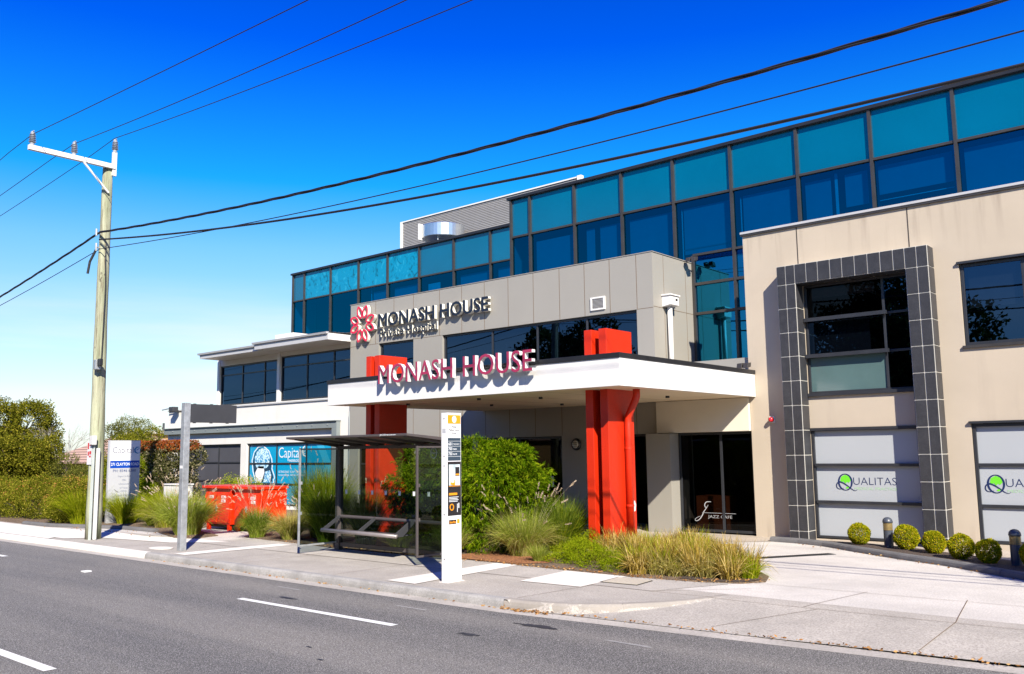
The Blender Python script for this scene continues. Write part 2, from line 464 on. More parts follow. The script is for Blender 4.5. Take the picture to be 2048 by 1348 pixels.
# ------------------------------------------------------------------ mesh helpers
class MB:
    def __init__(s):
        s.v, s.f, s.m = [], [], []
        s.smooth = False
    def add(s, vs, fs, mi=0):
        o = len(s.v)
        s.v += [tuple(p) for p in vs]
        for f in fs:
            s.f.append(tuple(i + o for i in f))
            s.m.append(mi)
        return s
    def box(s, x0, x1, y0, y1, z0, z1, mi=0):
        return s.add([(x0, y0, z0), (x1, y0, z0), (x1, y1, z0), (x0, y1, z0), (x0, y0, z1), (x1, y0, z1), (x1, y1, z1), (x0, y1, z1)],
                     [(0, 3, 2, 1), (4, 5, 6, 7), (0, 1, 5, 4), (1, 2, 6, 5), (2, 3, 7, 6), (3, 0, 4, 7)], mi)
    def quad(s, a, b, c, d, mi=0):
        return s.add([a, b, c, d], [(0, 1, 2, 3)], mi)
    def poly(s, pts, z, h=0.0, mi=0):
        """flat plan polygon at z, with a skirt of depth h"""
        n = len(pts)
        s.add([(p[0], p[1], z) for p in pts], [tuple(range(n))], mi)
        if h:
            for i in range(n):
                a, b = pts[i], pts[(i + 1) % n]
                s.quad((a[0], a[1], z), (a[0], a[1], z - h), (b[0], b[1], z - h), (b[0], b[1], z), mi)
        return s
    def ext(s, pts, plane, d0, d1, mi=0):
        """extrude a 2D outline; plane 'F': (x,z) between y=d0..d1, 'R': (y,z) between x=d0..d1, 'T': (x,y) between z"""
        def P(p, d):
            return (p[0], d, p[1]) if plane == 'F' else ((d, p[0], p[1]) if plane == 'R' else (p[0], p[1], d))
        n = len(pts)
        s.add([P(p, d0) for p in pts] + [P(p, d1) for p in pts],
              [tuple(range(n)), tuple(range(2 * n - 1, n - 1, -1))] + [(i, (i + 1) % n, n + (i + 1) % n, n + i) for i in range(n)], mi)
        return s
    def tube(s, pts, r, n=8, mi=0, cap=True):
        pts = [Vector(p) for p in pts]
        rs = r if isinstance(r, (list, tuple)) else [r] * len(pts)
        o = len(s.v)
        prev = None
        for i, p in enumerate(pts):
            d = (pts[min(i + 1, len(pts) - 1)] - pts[max(i - 1, 0)])
            if d.length < 1e-9:
                d = Vector((0, 0, 1))
            d.normalize()
            if prev is None:
                a = Vector((0, 0, 1)).cross(d)
                if a.length < .05:
                    a = Vector((1, 0, 0))
                a = (a - a.dot(d) * d).normalized()
            else:
                a = (prev - prev.dot(d) * d)
                a = a.normalized() if a.length > 1e-6 else prev
            prev = a
            b = d.cross(a)
            for k in range(n):
                t = 2 * math.pi * k / n
                q = p + (a * math.cos(t) + b * math.sin(t)) * rs[i]
                s.v.append(tuple(q))
        for i in range(len(pts) - 1):
            for k in range(n):
                s.f.append((o + i * n + k, o + i * n + (k + 1) % n, o + (i + 1) * n + (k + 1) % n, o + (i + 1) * n + k))
                s.m.append(mi)
        if cap:
            s.f.append(tuple(o + k for k in range(n))[::-1])
            s.m.append(mi)
            e = o + (len(pts) - 1) * n
            s.f.append(tuple(e + k for k in range(n)))
            s.m.append(mi)
        return s
    def lathe(s, prof, c, n=20, mi=0, ax='Z'):
        o = len(s.v)
        for r, h in prof:
            for k in range(n):
                t = 2 * math.pi * k / n
                a, b = r * math.cos(t), r * math.sin(t)
                s.v.append((c[0] + a, c[1] + b, c[2] + h) if ax == 'Z' else ((c[0] + a, c[1] + h, c[2] + b) if ax == 'Y' else (c[0] + h, c[1] + a, c[2] + b)))
        for i in range(len(prof) - 1):
            for k in range(n):
                s.f.append((o + i * n + k, o + i * n + (k + 1) % n, o + (i + 1) * n + (k + 1) % n, o + (i + 1) * n + k))
                s.m.append(mi)
        s.f.append(tuple(o + k for k in range(n))[::-1])
        s.m.append(mi)
        e = o + (len(prof) - 1) * n
        s.f.append(tuple(e + k for k in range(n)))
        s.m.append(mi)
        return s
    def build(s, name, mats, parent=None, org=None, bevel=0.0, smooth=False):
        me = bpy.data.meshes.new(name)
        off = Vector((0, 0, 0))
        p = parent
        while p is not None:
            off += Vector(p.location)
            p = p.parent
        o = bpy.data.objects.new(name, me)
        if org is not None:
            o.location = org
            off += Vector(org)
        me.from_pydata([(a - off.x, b - off.y, c - off.z) for a, b, c in s.v], [], s.f)
        if isinstance(mats, str):
            mats = [mats]
        for k in mats:
            me.materials.append(M[k])
        me.polygons.foreach_set("material_index", s.m)
        bm = bmesh.new()
        bm.from_mesh(me)
        if len(bm.faces) > 1:
            bmesh.ops.recalc_face_normals(bm, faces=bm.faces)
        bm.to_mesh(me)
        bm.free()
        if smooth:
            me.polygons.foreach_set("use_smooth", [True] * len(me.polygons))
        COL.objects.link(o)
        if parent:
            o.parent = parent
        if bevel:
            b = o.modifiers.new("edge", 'BEVEL')
            b.width = bevel
            b.segments = 2
            b.limit_method = 'ANGLE'
        return o

def tag(o, label, cat, group=None, kind=None):
    if label:
        o["label"] = label
    if cat:
        o["category"] = cat
    if group:
        o["group"] = group
    if kind:
        o["kind"] = kind
    return o

def thing(name, label, cat, loc=(0, 0, 0), group=None):
    o = bpy.data.objects.new(name, None)
    o.empty_display_size = .2
    o.location = loc
    COL.objects.link(o)
    return tag(o, label, cat, group)

def struct(name, mb, mats, **k):
    o = mb.build(name, mats, **k)
    o["kind"] = "structure"
    return o

def text(name, body, plane, u0, u1, v0, v1, d, mat, parent, depth=0.0, bold=0.0, align=False, fat=0.0):
    c = bpy.data.curves.new(name, 'FONT')
    c.body = body
    c.size = 1.0
    c.offset = bold
    c.align_x = 'CENTER' if align else 'LEFT'
    c.resolution_u = 3
    t = bpy.data.objects.new(name + "_src", c)
    me = bpy.data.meshes.new_from_object(t)
    bpy.data.objects.remove(t)
    vs = np.array([v.co[:] for v in me.vertices])
    lo, hi = vs.min(0), vs.max(0)
    bm = bmesh.new()
    bm.from_mesh(me)
    bmesh.ops.remove_doubles(bm, verts=bm.verts, dist=1e-5)
    if depth:
        r = bmesh.ops.extrude_face_region(bm, geom=list(bm.faces))
        for v in [g for g in r["geom"] if isinstance(g, bmesh.types.BMVert)]:
            v.co.z = -1.0
    off = Vector((0, 0, 0))
    p = parent
    while p is not None:
        off += Vector(p.location)
        p = p.parent
    for v in bm.verts:
        u = u0 + (v.co.x - lo[0]) / (hi[0] - lo[0]) * (u1 - u0)
        w_ = v0 + (v.co.y - lo[1]) / (hi[1] - lo[1]) * (v1 - v0)
        k = -v.co.z * depth
        v.co = (Vector((u, d + k, w_)) if plane == 'F' else Vector((d - k, u, w_))) - off
    if fat:
        base = list(bm.verts) + list(bm.edges) + list(bm.faces)
        for i, (du, dv) in enumerate(((-1, 0), (1, 0), (0, 1), (0, -1))):
            r = bmesh.ops.duplicate(bm, geom=base)
            k = .0006 * (i + 1)
            for v in [g for g in r["geom"] if isinstance(g, bmesh.types.BMVert)]:
                v.co += Vector((du * fat, k, dv * fat * .7)) if plane == 'F' else Vector((-k, du * fat, dv * fat * .7))
    bmesh.ops.recalc_face_normals(bm, faces=bm.faces)
    bm.to_mesh(me)
    bm.free()
    me.name = name
    me.materials.clear()
    me.materials.append(M[mat])
    o = bpy.data.objects.new(name, me)
    COL.objects.link(o)
    o.parent = parent
    return o

def ribbon(pts, widths, plane, d, th=.004, mb=None, mi=0, closed=False):
    """a stroke of varying width along 2D points, as a thin solid"""
    mb = mb or MB()
    n = len(pts)
    P = [Vector(p) for p in pts]
    L, Rr = [], []
    for i in range(n):
        if closed:
            t = P[(i + 1) % n] - P[i - 1]
        else:
            t = P[min(i + 1, n - 1)] - P[max(i - 1, 0)]
        t = t.normalized() if t.length > 1e-9 else Vector((1, 0))
        nn = Vector((-t.y, t.x))
        w_ = widths[i] if isinstance(widths, (list, tuple)) else widths
        L.append(P[i] + nn * w_ / 2)
        Rr.append(P[i] - nn * w_ / 2)
    def Q(p, k):
        return (p[0], k, p[1]) if plane == 'F' else (k, p[0], p[1])
    d2 = d + th if plane == 'F' else d - th
    rng = range(n if closed else n - 1)
    for i in rng:
        j = (i + 1) % n
        a, b, c, e = L[i], Rr[i], Rr[j], L[j]
        mb.add([Q(a, d), Q(b, d), Q(c, d), Q(e, d), Q(a, d2), Q(b, d2), Q(c, d2), Q(e, d2)],
               [(0, 1, 2, 3), (7, 6, 5, 4), (0, 3, 7, 4), (1, 5, 6, 2)], mi)
    return mb

def np_mesh(name, V, F, tone, mat, parent=None, org=None):
    """quads from numpy arrays, with a per-vertex random tone"""
    off = np.zeros(3)
    p = parent
    while p is not None:
        off += np.array(p.location)
        p = p.parent
    o = bpy.data.objects.new(name, bpy.data.meshes.new(name))
    if org is not None:
        o.location = org
        off += np.array(org)
    me = o.data
    V = V - off
    me.vertices.add(len(V))
    me.vertices.foreach_set("co", V.astype(np.float32).ravel())
    k = F.shape[1]
    me.loops.add(F.size)
    me.loops.foreach_set("vertex_index", F.astype(np.int32).ravel())
    me.polygons.add(len(F))
    me.polygons.foreach_set("loop_start", np.arange(0, F.size, k, dtype=np.int32))
    me.polygons.foreach_set("loop_total", np.full(len(F), k, dtype=np.int32))
    me.update(calc_edges=True)
    a = me.attributes.new("tone", 'FLOAT', 'POINT')
    a.data.foreach_set("value", tone.astype(np.float32))
    me.materials.append(M[mat])
    COL.objects.link(o)
    if parent:
        o.parent = parent
    return o

def nrm(a):
    return a / np.maximum(np.linalg.norm(a, axis=1, keepdims=True), 1e-9)

def leaves_at(P, N, L, W, rng, droop=0.0, jit=.8):
    """one folded leaf (two quads) per point, along a jittered direction"""
    n = len(P)
    D = nrm(N + rng.normal(0, jit, (n, 3)) + np.array([0, 0, -droop]))
    S = nrm(np.cross(D, rng.normal(0, 1, (n, 3))))
    U = np.cross(D, S)
    l = L * rng.uniform(.7, 1.25, (n, 1))
    w_ = W * rng.uniform(.7, 1.25, (n, 1))
    a = P
    b = P + D * l * .5 + S * w_ * .5 + U * w_ * .12
    c = P + D * l
    d = P + D * l * .5 - S * w_ * .5 + U * w_ * .12
    V = np.stack([a, b, c, d], 1).reshape(-1, 3)
    F = np.arange(n * 4).reshape(n, 4)
    return V, F

def blob_points(blobs, n, rng, rough=.16, inner=.55, zmin=None):
    """points through the outer volume of lumpy ellipsoids, with hollows between the lumps"""
    vol = np.array([b[3] * b[4] * b[5] for b in blobs]) ** (2 / 3)
    cnt = np.maximum(8, (vol / vol.sum() * n * 1.5).astype(int))
    PP, NN, TT = [], [], []
    for b, c in zip(blobs, cnt):
        d = nrm(rng.normal(0, 1, (c, 3)))
        ph = rng.uniform(0, 6.28, 6)
        bump = (np.sin(d[:, 0] * 5.1 + ph[0]) * np.sin(d[:, 1] * 4.7 + ph[1]) + .7 * np.sin(d[:, 2] * 6.3 + ph[2] + d[:, 0] * 3)
                + .5 * np.sin(d[:, 0] * 12 + ph[3]) * np.sin(d[:, 2] * 11 + ph[4]) * np.sin(d[:, 1] * 12 + ph[5]))
        keep = bump > -1.1
        rr = (1 + rough * bump) * rng.uniform(inner, 1.03, c) ** .5
        p = d * rr[:, None] * np.array(b[3:6]) + np.array(b[:3])
        PP.append(p[keep])
        NN.append(nrm(d / np.array(b[3:6]))[keep])
        TT.append(.5 + .22 * bump[keep])
    P, N, T = np.concatenate(PP), np.concatenate(NN), np.concatenate(TT)
    ok = np.ones(len(P), bool)
    for b in blobs:
        q = (P - np.array(b[:3])) / np.array(b[3:6])
        ok &= (q ** 2).sum(1) > .30
    if zmin is not None:
        ok &= P[:, 2] > zmin
    return P[ok], N[ok], T[ok]

def foliage(name, blobs, n, L, W, mat, parent, seed, droop=0.0, rough=.16, jit=.8, zmin=None, inner=.55, tonevar=.25, clump=1):
    rng = np.random.default_rng(seed)
    P, N, T = blob_points(blobs, n, rng, rough, inner, zmin)
    if clump > 1:
        P = np.repeat(P, clump, 0) + rng.normal(0, L * .35, (len(P) * clump, 3))
        N = np.repeat(N, clump, 0)
        T = np.repeat(T, clump)
    V, F = leaves_at(P, N, L, W, rng, droop, jit)
    tone = np.clip(T * 0 + .5 + rng.normal(0, tonevar, len(P)), 0, 1)
    return np_mesh(name, V, F, np.repeat(tone, 4), mat, parent)

def blades(c, n, r0, h, spread, wd, rng, seg=4, droop=1.6, hvar=.35, fallk=.5, sig=.55):
    """arching grass blades from a tussock"""
    ang = rng.uniform(0, 2 * np.pi, n)
    rad = r0 * np.sqrt(rng.uniform(0, 1, n))
    base = np.stack([c[0] + rad * np.cos(ang), c[1] + rad * np.sin(ang), np.full(n, c[2])], 1)
    a2 = ang + rng.normal(0, sig, n)
    out = np.stack([np.cos(a2), np.sin(a2), np.zeros(n)], 1)
    H = h * rng.uniform(1 - hvar, 1.08, n)
    S = spread * rng.uniform(.15, 1.0, n) ** .8
    t = np.linspace(0, 1, seg + 1)
    fall = rng.uniform(.1, 1.0, n) * np.clip(S / spread, .3, 1)
    zz = H[:, None] * (t[None] * 1.15 - (fall[:, None] * fallk) * t[None] ** (1.5 + droop))
    oo = S[:, None] * t[None] ** 1.5
    pts = base[:, None, :] + out[:, None, :] * oo[..., None]
    pts[..., 2] += np.maximum(zz, -.02)
    side = np.stack([-np.sin(a2), np.cos(a2), np.zeros(n)], 1)
    side = nrm(side + rng.normal(0, .5, (n, 3)))
    ww = wd * rng.uniform(.7, 1.3, n)[:, None] * (1 - t[None] ** 2 * .9)
    A = pts + side[:, None, :] * ww[..., None] / 2
    B = pts - side[:, None, :] * ww[..., None] / 2
    V = np.stack([A, B], 2).reshape(-1, 3)
    k = (seg + 1) * 2
    f = np.array([[2 * i, 2 * i + 1, 2 * i + 3, 2 * i + 2] for i in range(seg)])
    F = (np.arange(n)[:, None, None] * k + f[None]).reshape(-1, 4)
    tone = np.repeat(np.clip(rng.normal(.5, .25, n), 0, 1), k)
    return V, F, tone, pts

def tussock(name, label, cat, x, y, h, wdt, mat, seed, n=700, wd=.008, plumes=0, group=None, mix=None, z=.02, r0=None, plume_rise=1.3, parent=None, droop=1.6, fallk=None, sig=.55):
    rng = np.random.default_rng(seed)
    root = thing(name, label, cat, (x, y, z), group)
    r0 = r0 or wdt * .16
    fallk = fallk or (1.0 if name == "fountain_grass" else .6)
    V, F, T, _ = blades((x, y, z), n, r0, h, wdt * .5, wd, rng, droop=droop, fallk=fallk, sig=sig)
    np_mesh("blades", V, F, T, mat, root)
    if mix:
        V, F, T, _ = blades((x, y, z), int(n * .45), r0 * 1.1, h * .8, wdt * .52, wd, rng, droop=droop, fallk=fallk * 1.1, sig=sig * 1.5)
        np_mesh("dry_blades", V, F, T, mix, root)
    if plumes:
        V, F, T, pts = blades((x, y, z), plumes, r0, h * plume_rise, wdt * .62, .004, rng, seg=6, droop=1.3, hvar=.25)
        mb_v, mb_f, mb_t = [V], [F], [T * 0 + .3]
        off = len(V)
        # a soft tapering brush on each stalk's tip
        for i in range(plumes):
            a, b = pts[i, -2], pts[i, -1]
            d = b - a
            ln = np.linalg.norm(d)
            if ln < 1e-4:
                continue
            d = d / ln
            d = nrm((d + rng.normal(0, .15, 3) + np.array([0, 0, .15]))[None])[0]
            k = 70
            tt = rng.uniform(0, 1, k)
            pl = rng.uniform(.10, .16)
            P = b[None] + d[None] * ((tt[:, None] - .1) * pl)
            N = nrm(nrm(rng.normal(0, 1, (k, 3))) * .75 + d[None])
            v2, f2 = leaves_at(P, N, .026, .007, rng, 0, .12)
            mb_v.append(v2)
            mb_f.append(f2 + off)
            mb_t.append(np.repeat(np.clip(rng.normal(.5, .25, k), 0, 1), 4))
            off += len(v2)
        np_mesh("seed_heads", np.concatenate(mb_v), np.concatenate(mb_f), np.concatenate(mb_t), "plume", root)
    return root

# ================================================================== SETTING
# ground to the horizon
struct("ground", MB().quad((-900, -400, -.45), (600, -400, -.45), (600, 900, -.45), (-900, 900, -.45)), "grassland")

def kerb_line(x):
    return 9.33 if x < -8.0 else 9.33 + .082 * (x + 8.0)
RZ = -.11
xs = [-140, -60, -30, -20, -14, -8, -6, -4, -2, 0, 4, 10, 20, 60]
mb = MB()
for a, b in zip(xs[:-1], xs[1:]):
    mb.quad((a, -3.2, RZ), (b, -3.2, RZ), (b, kerb_line(b) - .30, RZ), (a, kerb_line(a) - .30, RZ))
struct("road", mb, "road")
mb = MB()
mb.box(-140, 60, -3.35, -3.2, -.3, .02)
struct("far_kerb", mb, "kerb")
struct("far_footpath", MB().quad((-140, -9, .0), (60, -9, .0), (60, -3.35, .0), (-140, -3.35, .0)), "verge")
# concrete gutter pan along the kerb
mb = MB()
for a, b in zip(xs[:-1], xs[1:]):
    mb.quad((a, kerb_line(a) - .30, RZ + .002), (b, kerb_line(b) - .30, RZ + .002), (b, kerb_line(b) + .02, RZ - .006), (a, kerb_line(a) + .02, RZ - .006))
struct("gutter", mb, "foot")

# kerb: rounded sections with open joints, ends in a sweep into the driveway
def kerb_run(name, pts, mat, w=.15, h=.115, z0=RZ, gap=2.4, drop_end=False):
    mb = MB()
    # resample
    P = [Vector(p) for p in pts]
    cum = [0]
    for a, b in zip(P[:-1], P[1:]):
        cum.append(cum[-1] + (b - a).length)
    tot = cum[-1]
    def at(s):
        s = min(max(s, 0), tot - 1e-6)
        for i in range(len(P) - 1):
            if s <= cum[i + 1]:
                t = (s - cum[i]) / (cum[i + 1] - cum[i])
                return P[i].lerp(P[i + 1], t), (P[i + 1] - P[i]).normalized()
        return P[-1], (P[-1] - P[-2]).normalized()
    k = max(1, round(tot / gap))
    for j in range(k):
        s0, s1 = tot * j / k + .006, tot * (j + 1) / k - .006
        m = max(1, int((s1 - s0) / .3))
        rings = []
        for i in range(m + 1):
            s = s0 + (s1 - s0) * i / m
            p, t = at(s)
            nn = Vector((-t.y, t.x))
            hh = h
            if drop_end:
                q = s / tot
                hh = h * (1 - .93 * min(1, max(0, (q - .15) / .85)))
            prof = [(-.012, -.1), (0.0, hh * .35), (.012, hh * .72), (.04, hh * .95), (.065, hh), (w, hh), (w, -.1)]
            rings.append([(p.x + nn.x * a, p.y + nn.y * a, z0 + b) for a, b in prof])
        o = len(mb.v)
        n = 7
        for r in rings:
            mb.v += r
        for i in range(m):
            for q in range(n - 1):
                mb.f.append((o + i * n + q, o + i * n + q + 1, o + (i + 1) * n + q + 1, o + (i + 1) * n + q))
                mb.m.append(0)
        mb.f.append(tuple(o + q for q in range(n)))
        mb.m.append(0)
        mb.f.append(tuple(o + m * n + q for q in range(n))[::-1])
        mb.m.append(0)
    return struct(name, mb, mat)
kerb_run("kerb", [(-140, 9.33), (-18.1, 9.33)], "newconc", gap=3.0)
kerb_run("kerb", [(-18.1, 9.33), (-8.2, 9.33)], "kerb")
kerb_run("kerb", [(-8.2, 9.33), (-7.7, 9.37), (-7.13, 9.55), (-6.63, 9.95), (-6.25, 10.45), (-6.04, 10.84), (-5.85, 11.4)], "kerbbeige", w=.14, gap=2.0)

# driveway crossover: dips to the gutter beside the kerb return
def xc(y):
    ys = [9.2, 9.33, 9.37, 9.55, 9.95, 10.45, 10.84, 11.4, 12]
    vx = [-8.3, -8.2, -7.7, -7.13, -6.63, -6.25, -6.04, -5.85, -5.7]
    return float(np.interp(y, ys, vx))
def hdip(x, y):
    s = min(1, max(0, (x - xc(y) + .05) / .04))
    return -.110 * s * min(1, max(0, (11.3 - y) / 1.7)) ** 1.1
gx = list(np.arange(-10, -4.5, .06)) + list(np.arange(-4.5, 6.1, .5)) + [12, 20]
gy = list(np.arange(0, 2.11, .07))
mb = MB()
o = 0
for x in gx:
    for j, t in enumerate(gy):
        y0 = kerb_line(x) + .012 if x > -8.2 else 9.47
        y = y0 + (11.5 - y0) * t / gy[-1]
        mb.v.append((x, y, hdip(x, y) + .001))
n = len(gy)
for i in range(len(gx) - 1):
    for j in range(n - 1):
        mb.f.append((i * n + j, (i + 1) * n + j, (i + 1) * n + j + 1, i * n + j + 1))
        mb.m.append(0)
struct("footpath_crossing", mb, "verge")
struct("footpath", MB().quad((-60, 9.46, 0), (-10, 9.46, 0), (-10, 11.5, 0), (-60, 11.5, 0)), "verge")
struct("forecourt", MB().quad((-60, 11.5, 0), (20, 11.5, 0), (20, 19.6, 0), (-60, 19.6, 0)), "drive")
# trowelled footpath strip, joints
struct("footpath_strip", MB().poly([(-19.0, 11.1), (-6.95, 11.1), (-6.38, 12.3), (-6.7, 12.8), (-19.0, 12.3)], .005), "foot")
mb = MB()
for x0, y0, x1, y1 in [(-19, 11.08, -6.9, 11.08), (-6.9, 11.08, 6, 11.32), (-6.1, 12.6, 6, 12.95), (-4.75, 11.13, -4.5, 12.74), (-4.55, 11.12, -5.3, 9.75), (-2.98, 11.18, -3.25, 12.8), (-2.98, 11.18, -3.0, 9.85),
                       (-8.1, 9.5, -7.95, 11.08), (-12.1, 9.5, -12.1, 12.0), (-14.8, 9.5, -14.8, 12.0), (-6.96, 11.08, -5.9, 12.1), (-1.0, 11.2, -1.3, 12.9), (-.9, 11.2, -.9, 9.9), (1.2, 9.9, .9, 13)]:
    d = Vector((x1 - x0, y1 - y0)).normalized()
    nn = Vector((-d.y, d.x)) * .0045
    k = max(1, int(math.hypot(x1 - x0, y1 - y0) / .3))
    for i in range(k):
        a = Vector((x0, y0)).lerp(Vector((x1, y1)), i / k)
        b = Vector((x0, y0)).lerp(Vector((x1, y1)), (i + 1) / k)
        za, zb = (hdip(a.x, a.y) if a.x > -10 else 0) + .009, (hdip(b.x, b.y) if b.x > -10 else 0) + .009
        mb.quad((a.x - nn.x, a.y - nn.y, za), (b.x - nn.x, b.y - nn.y, zb), (b.x + nn.x, b.y + nn.y, zb), (a.x + nn.x, a.y + nn.y, za))
struct("pavement_joints", mb, "joint")
for pts in ([(-10.86, 9.57), (-10.2, 9.57), (-10.36, 12.2), (-10.87, 12.2)],
            [(-9.1, 10.75), (-7.98, 10.8), (-8.03, 12.1), (-9.22, 12.1)],
            [(-17.36, 9.56), (-16.9, 9.56), (-16.72, 12.0), (-17.22, 12.0)],
            [(-60, 9.9), (-22.9, 9.72), (-22.3, 10.35), (-19.6, 10.7), (-18.4, 11.55), (-20.3, 11.55), (-21.8, 11.2), (-24, 11.35), (-27, 10.95), (-60, 11.2)]):
    struct("new_concrete_slab", MB().poly(pts, .0095), "newconc")
struct("concrete_apron", MB().poly([(-60, 9.475), (-23.2, 9.475), (-23.5, 9.8), (-60, 9.9)], .013), "newconc")
# driveway to the building and paving along the wall
struct("wall_path", MB().poly([(-13.5, 17.0), (-9.6, 17.2), (-8.3, 18.5), (-7.0, 18.45), (-5.2, 17.9), (-3.2, 16.9), (-1, 15.4), (8, 14), (8, 19.3), (-13.5, 19.3)], .006), "path")
mb = MB()
mb.poly([(-10.3, 16.55), (-9.0, 16.9), (-8.65, 17.25), (-8.85, 17.32), (-9.2, 17.08), (-10.35, 16.75)], .011)
struct("yellow_marking", mb, "yellow")
# lane lines
mb = MB()
for x0, x1, y in ((-11.85, -8.45, 7.60), (-24.4, -21.0, 7.72), (-36.5, -33, 7.75), (-.3, 3.0, 7.6)):
    mb.quad((x0, y - .06, RZ + .006), (x1, y - .07, RZ + .006), (x1, y + .05, RZ + .006), (x0, y + .05, RZ + .006))
for x0, x1 in ((-13.2, -9.5), (-25, -22), (-1, 2)):
    mb.quad((x0, 3.93, RZ + .006), (x1, 3.90, RZ + .006), (x1, 4.03, RZ + .006), (x0, 4.05, RZ + .006))
mb.box(-17.0, -16.85, 7.55, 7.68, RZ, RZ + .02)
struct("lane_marking", mb, "line")
rng = random.Random(4)
def splotch(cx, cy, rx, ry, z, seed, ang=0.0, n=22):
    r = random.Random(seed)
    out = []
    for i in range(n):
        t = 2 * math.pi * i / n
        k = 1 + r.uniform(-.42, .3)
        x, y = rx * k * math.cos(t), ry * k * math.sin(t)
        out.append((cx + x * math.cos(ang) - y * math.sin(ang), cy + x * math.sin(ang) + y * math.cos(ang)))
    return MB().poly(out, z)
for i, a in enumerate([(-7.0, 8.60, .30, .075), (-7.35, 7.75, .16, .05), (-11.3, 8.05, .22, .05), (-8.3, 6.2, .05, .02), (-7.7, 5.9, .05, .02)]):
    struct("tar_patch", splotch(*a, RZ + .005, 10 + i), "tar")
for a in ((-12.1, 8.62, .3), (-9.2, 8.55, .3), (-5.6, 8.42, .3)):
    struct("worn_marking", MB().poly([(a[0] - a[2], a[1]), (a[0] + a[2], a[1] - .02), (a[0] + a[2], a[1] + .035), (a[0] - a[2], a[1] + .045)], RZ + .005), "oldline")
# pit lid and cover
t = thing("service_pit_lid", "square pale concrete pit lid set in the footpath before the plants", "pit lid", (-7.7, 11.65, 0))
mb = MB()
mb.poly([(-7.99, 11.38), (-7.41, 11.42), (-7.46, 11.9), (-8.05, 11.9)], .018, .01)
mb.build("lid", "pitlid", t)
MB().poly([(-8.03, 11.355), (-7.38, 11.395), (-7.43, 11.93), (-8.09, 11.93)], .0125).build("rim", "jointdark", t)
mb = MB()
mb.poly([(-18.6 + .34 * math.cos(q * .314), 9.95 + .22 * math.sin(q * .314)) for q in range(20)], .016, .01)
tag(mb.build("access_cover", "newconc"), "pale oval access cover in the grey footpath near the flag sign post", "cover")
# drain
t = thing("trench_drain", "narrow steel trench grate across the pale driveway", "drain", (-7.1, 16.1, 0))
mb = MB()
a, b = Vector((-7.75, 14.9)), Vector((-6.55, 16.85))
d = (b - a).normalized()
nn = Vector((-d.y, d.x))
L = (b - a).length
k = int(L / .045)
for i in range(k):
    p = a + d * (i * .045)
    q = p + d * .022
    mb.ext([tuple(p - nn * .07), tuple(q - nn * .07), tuple(q + nn * .07), tuple(p + nn * .07)], 'T', .006, .016)
mb.build("grate", "grate", t)
MB().ext([tuple(a - nn * .085), tuple(b - nn * .085), tuple(b + nn * .085), tuple(a + nn * .085)], 'T', .002, .008).build("channel", "black", t)

# garden beds
isl = [(-19.3, 12.45), (-17, 12.28), (-15.4, 12.1), (-13, 12.15), (-11.6, 12.25), (-9.0, 12.12), (-7.9, 12.1), (-6.8, 12.22), (-6.25, 12.45), (-6.02, 12.8), (-6.2, 13.3), (-7.0, 14.3), (-8.2, 15.4), (-9.5, 15.9), (-11.5, 16.9), (-14.5, 17.6), (-14.9, 19.1), (-24.0, 19.3), (-24.2, 15.0), (-20.4, 14.6)]
mb = MB().poly(isl, .02, .02)
struct("garden_bed", mb, "soil")
mb = MB().poly([(-12.2, 12.24), (-10.4, 12.2), (-10.0, 12.6), (-10.4, 13.5), (-12.2, 13.4)], .027)
struct("bark_mulch", mb, "bark")
mb = MB().poly([(-7.2, 12.3), (-6.6, 12.3), (-6.2, 12.5), (-6.12, 12.85), (-6.6, 13.2), (-7.4, 13.0)], .027)
struct("dark_mulch", mb, "mulch")
bedA = [(-60, 11.2), (-27.3, 11.15), (-24.6, 11.95), (-22.7, 12.0), (-20.6, 11.35), (-20.0, 11.5), (-20.2, 12.3), (-22.3, 12.9), (-24.2, 15.0), (-24.2, 19.3), (-60, 19.3)]
struct("garden_bed", MB().poly(bedA, .02, .02), "soil")
kerb_run("garden_kerb", [(-29, 11.05), (-27.2, 11.08), (-24.5, 11.85), (-22.6, 11.9)], "kerbdark", w=.12, h=.09, z0=.0)
bk = [(-8.5, 18.35), (-7.9, 18.28), (-7.17, 18.0), (-6.45, 17.45), (-5.27, 16.66), (-4.34, 16.15), (-3.43, 15.42), (-2.5, 14.75), (-1, 14), (4, 13)]
kerb_run("driveway_kerb", bk, "kerbdark", w=.14, h=.10, z0=0, gap=2.0)
bed = [(p[0] + .04, p[1] + .1) for p in bk] + [(4, 14.2), (-1, 15.2), (-2.5, 16.1), (-3.4, 16.9), (-4.4, 17.45), (-5.6, 18.15), (-6.5, 18.45), (-7.6, 18.5)]
struct("mulch_bed", MB().poly(bed, .07, .07), "mulch")

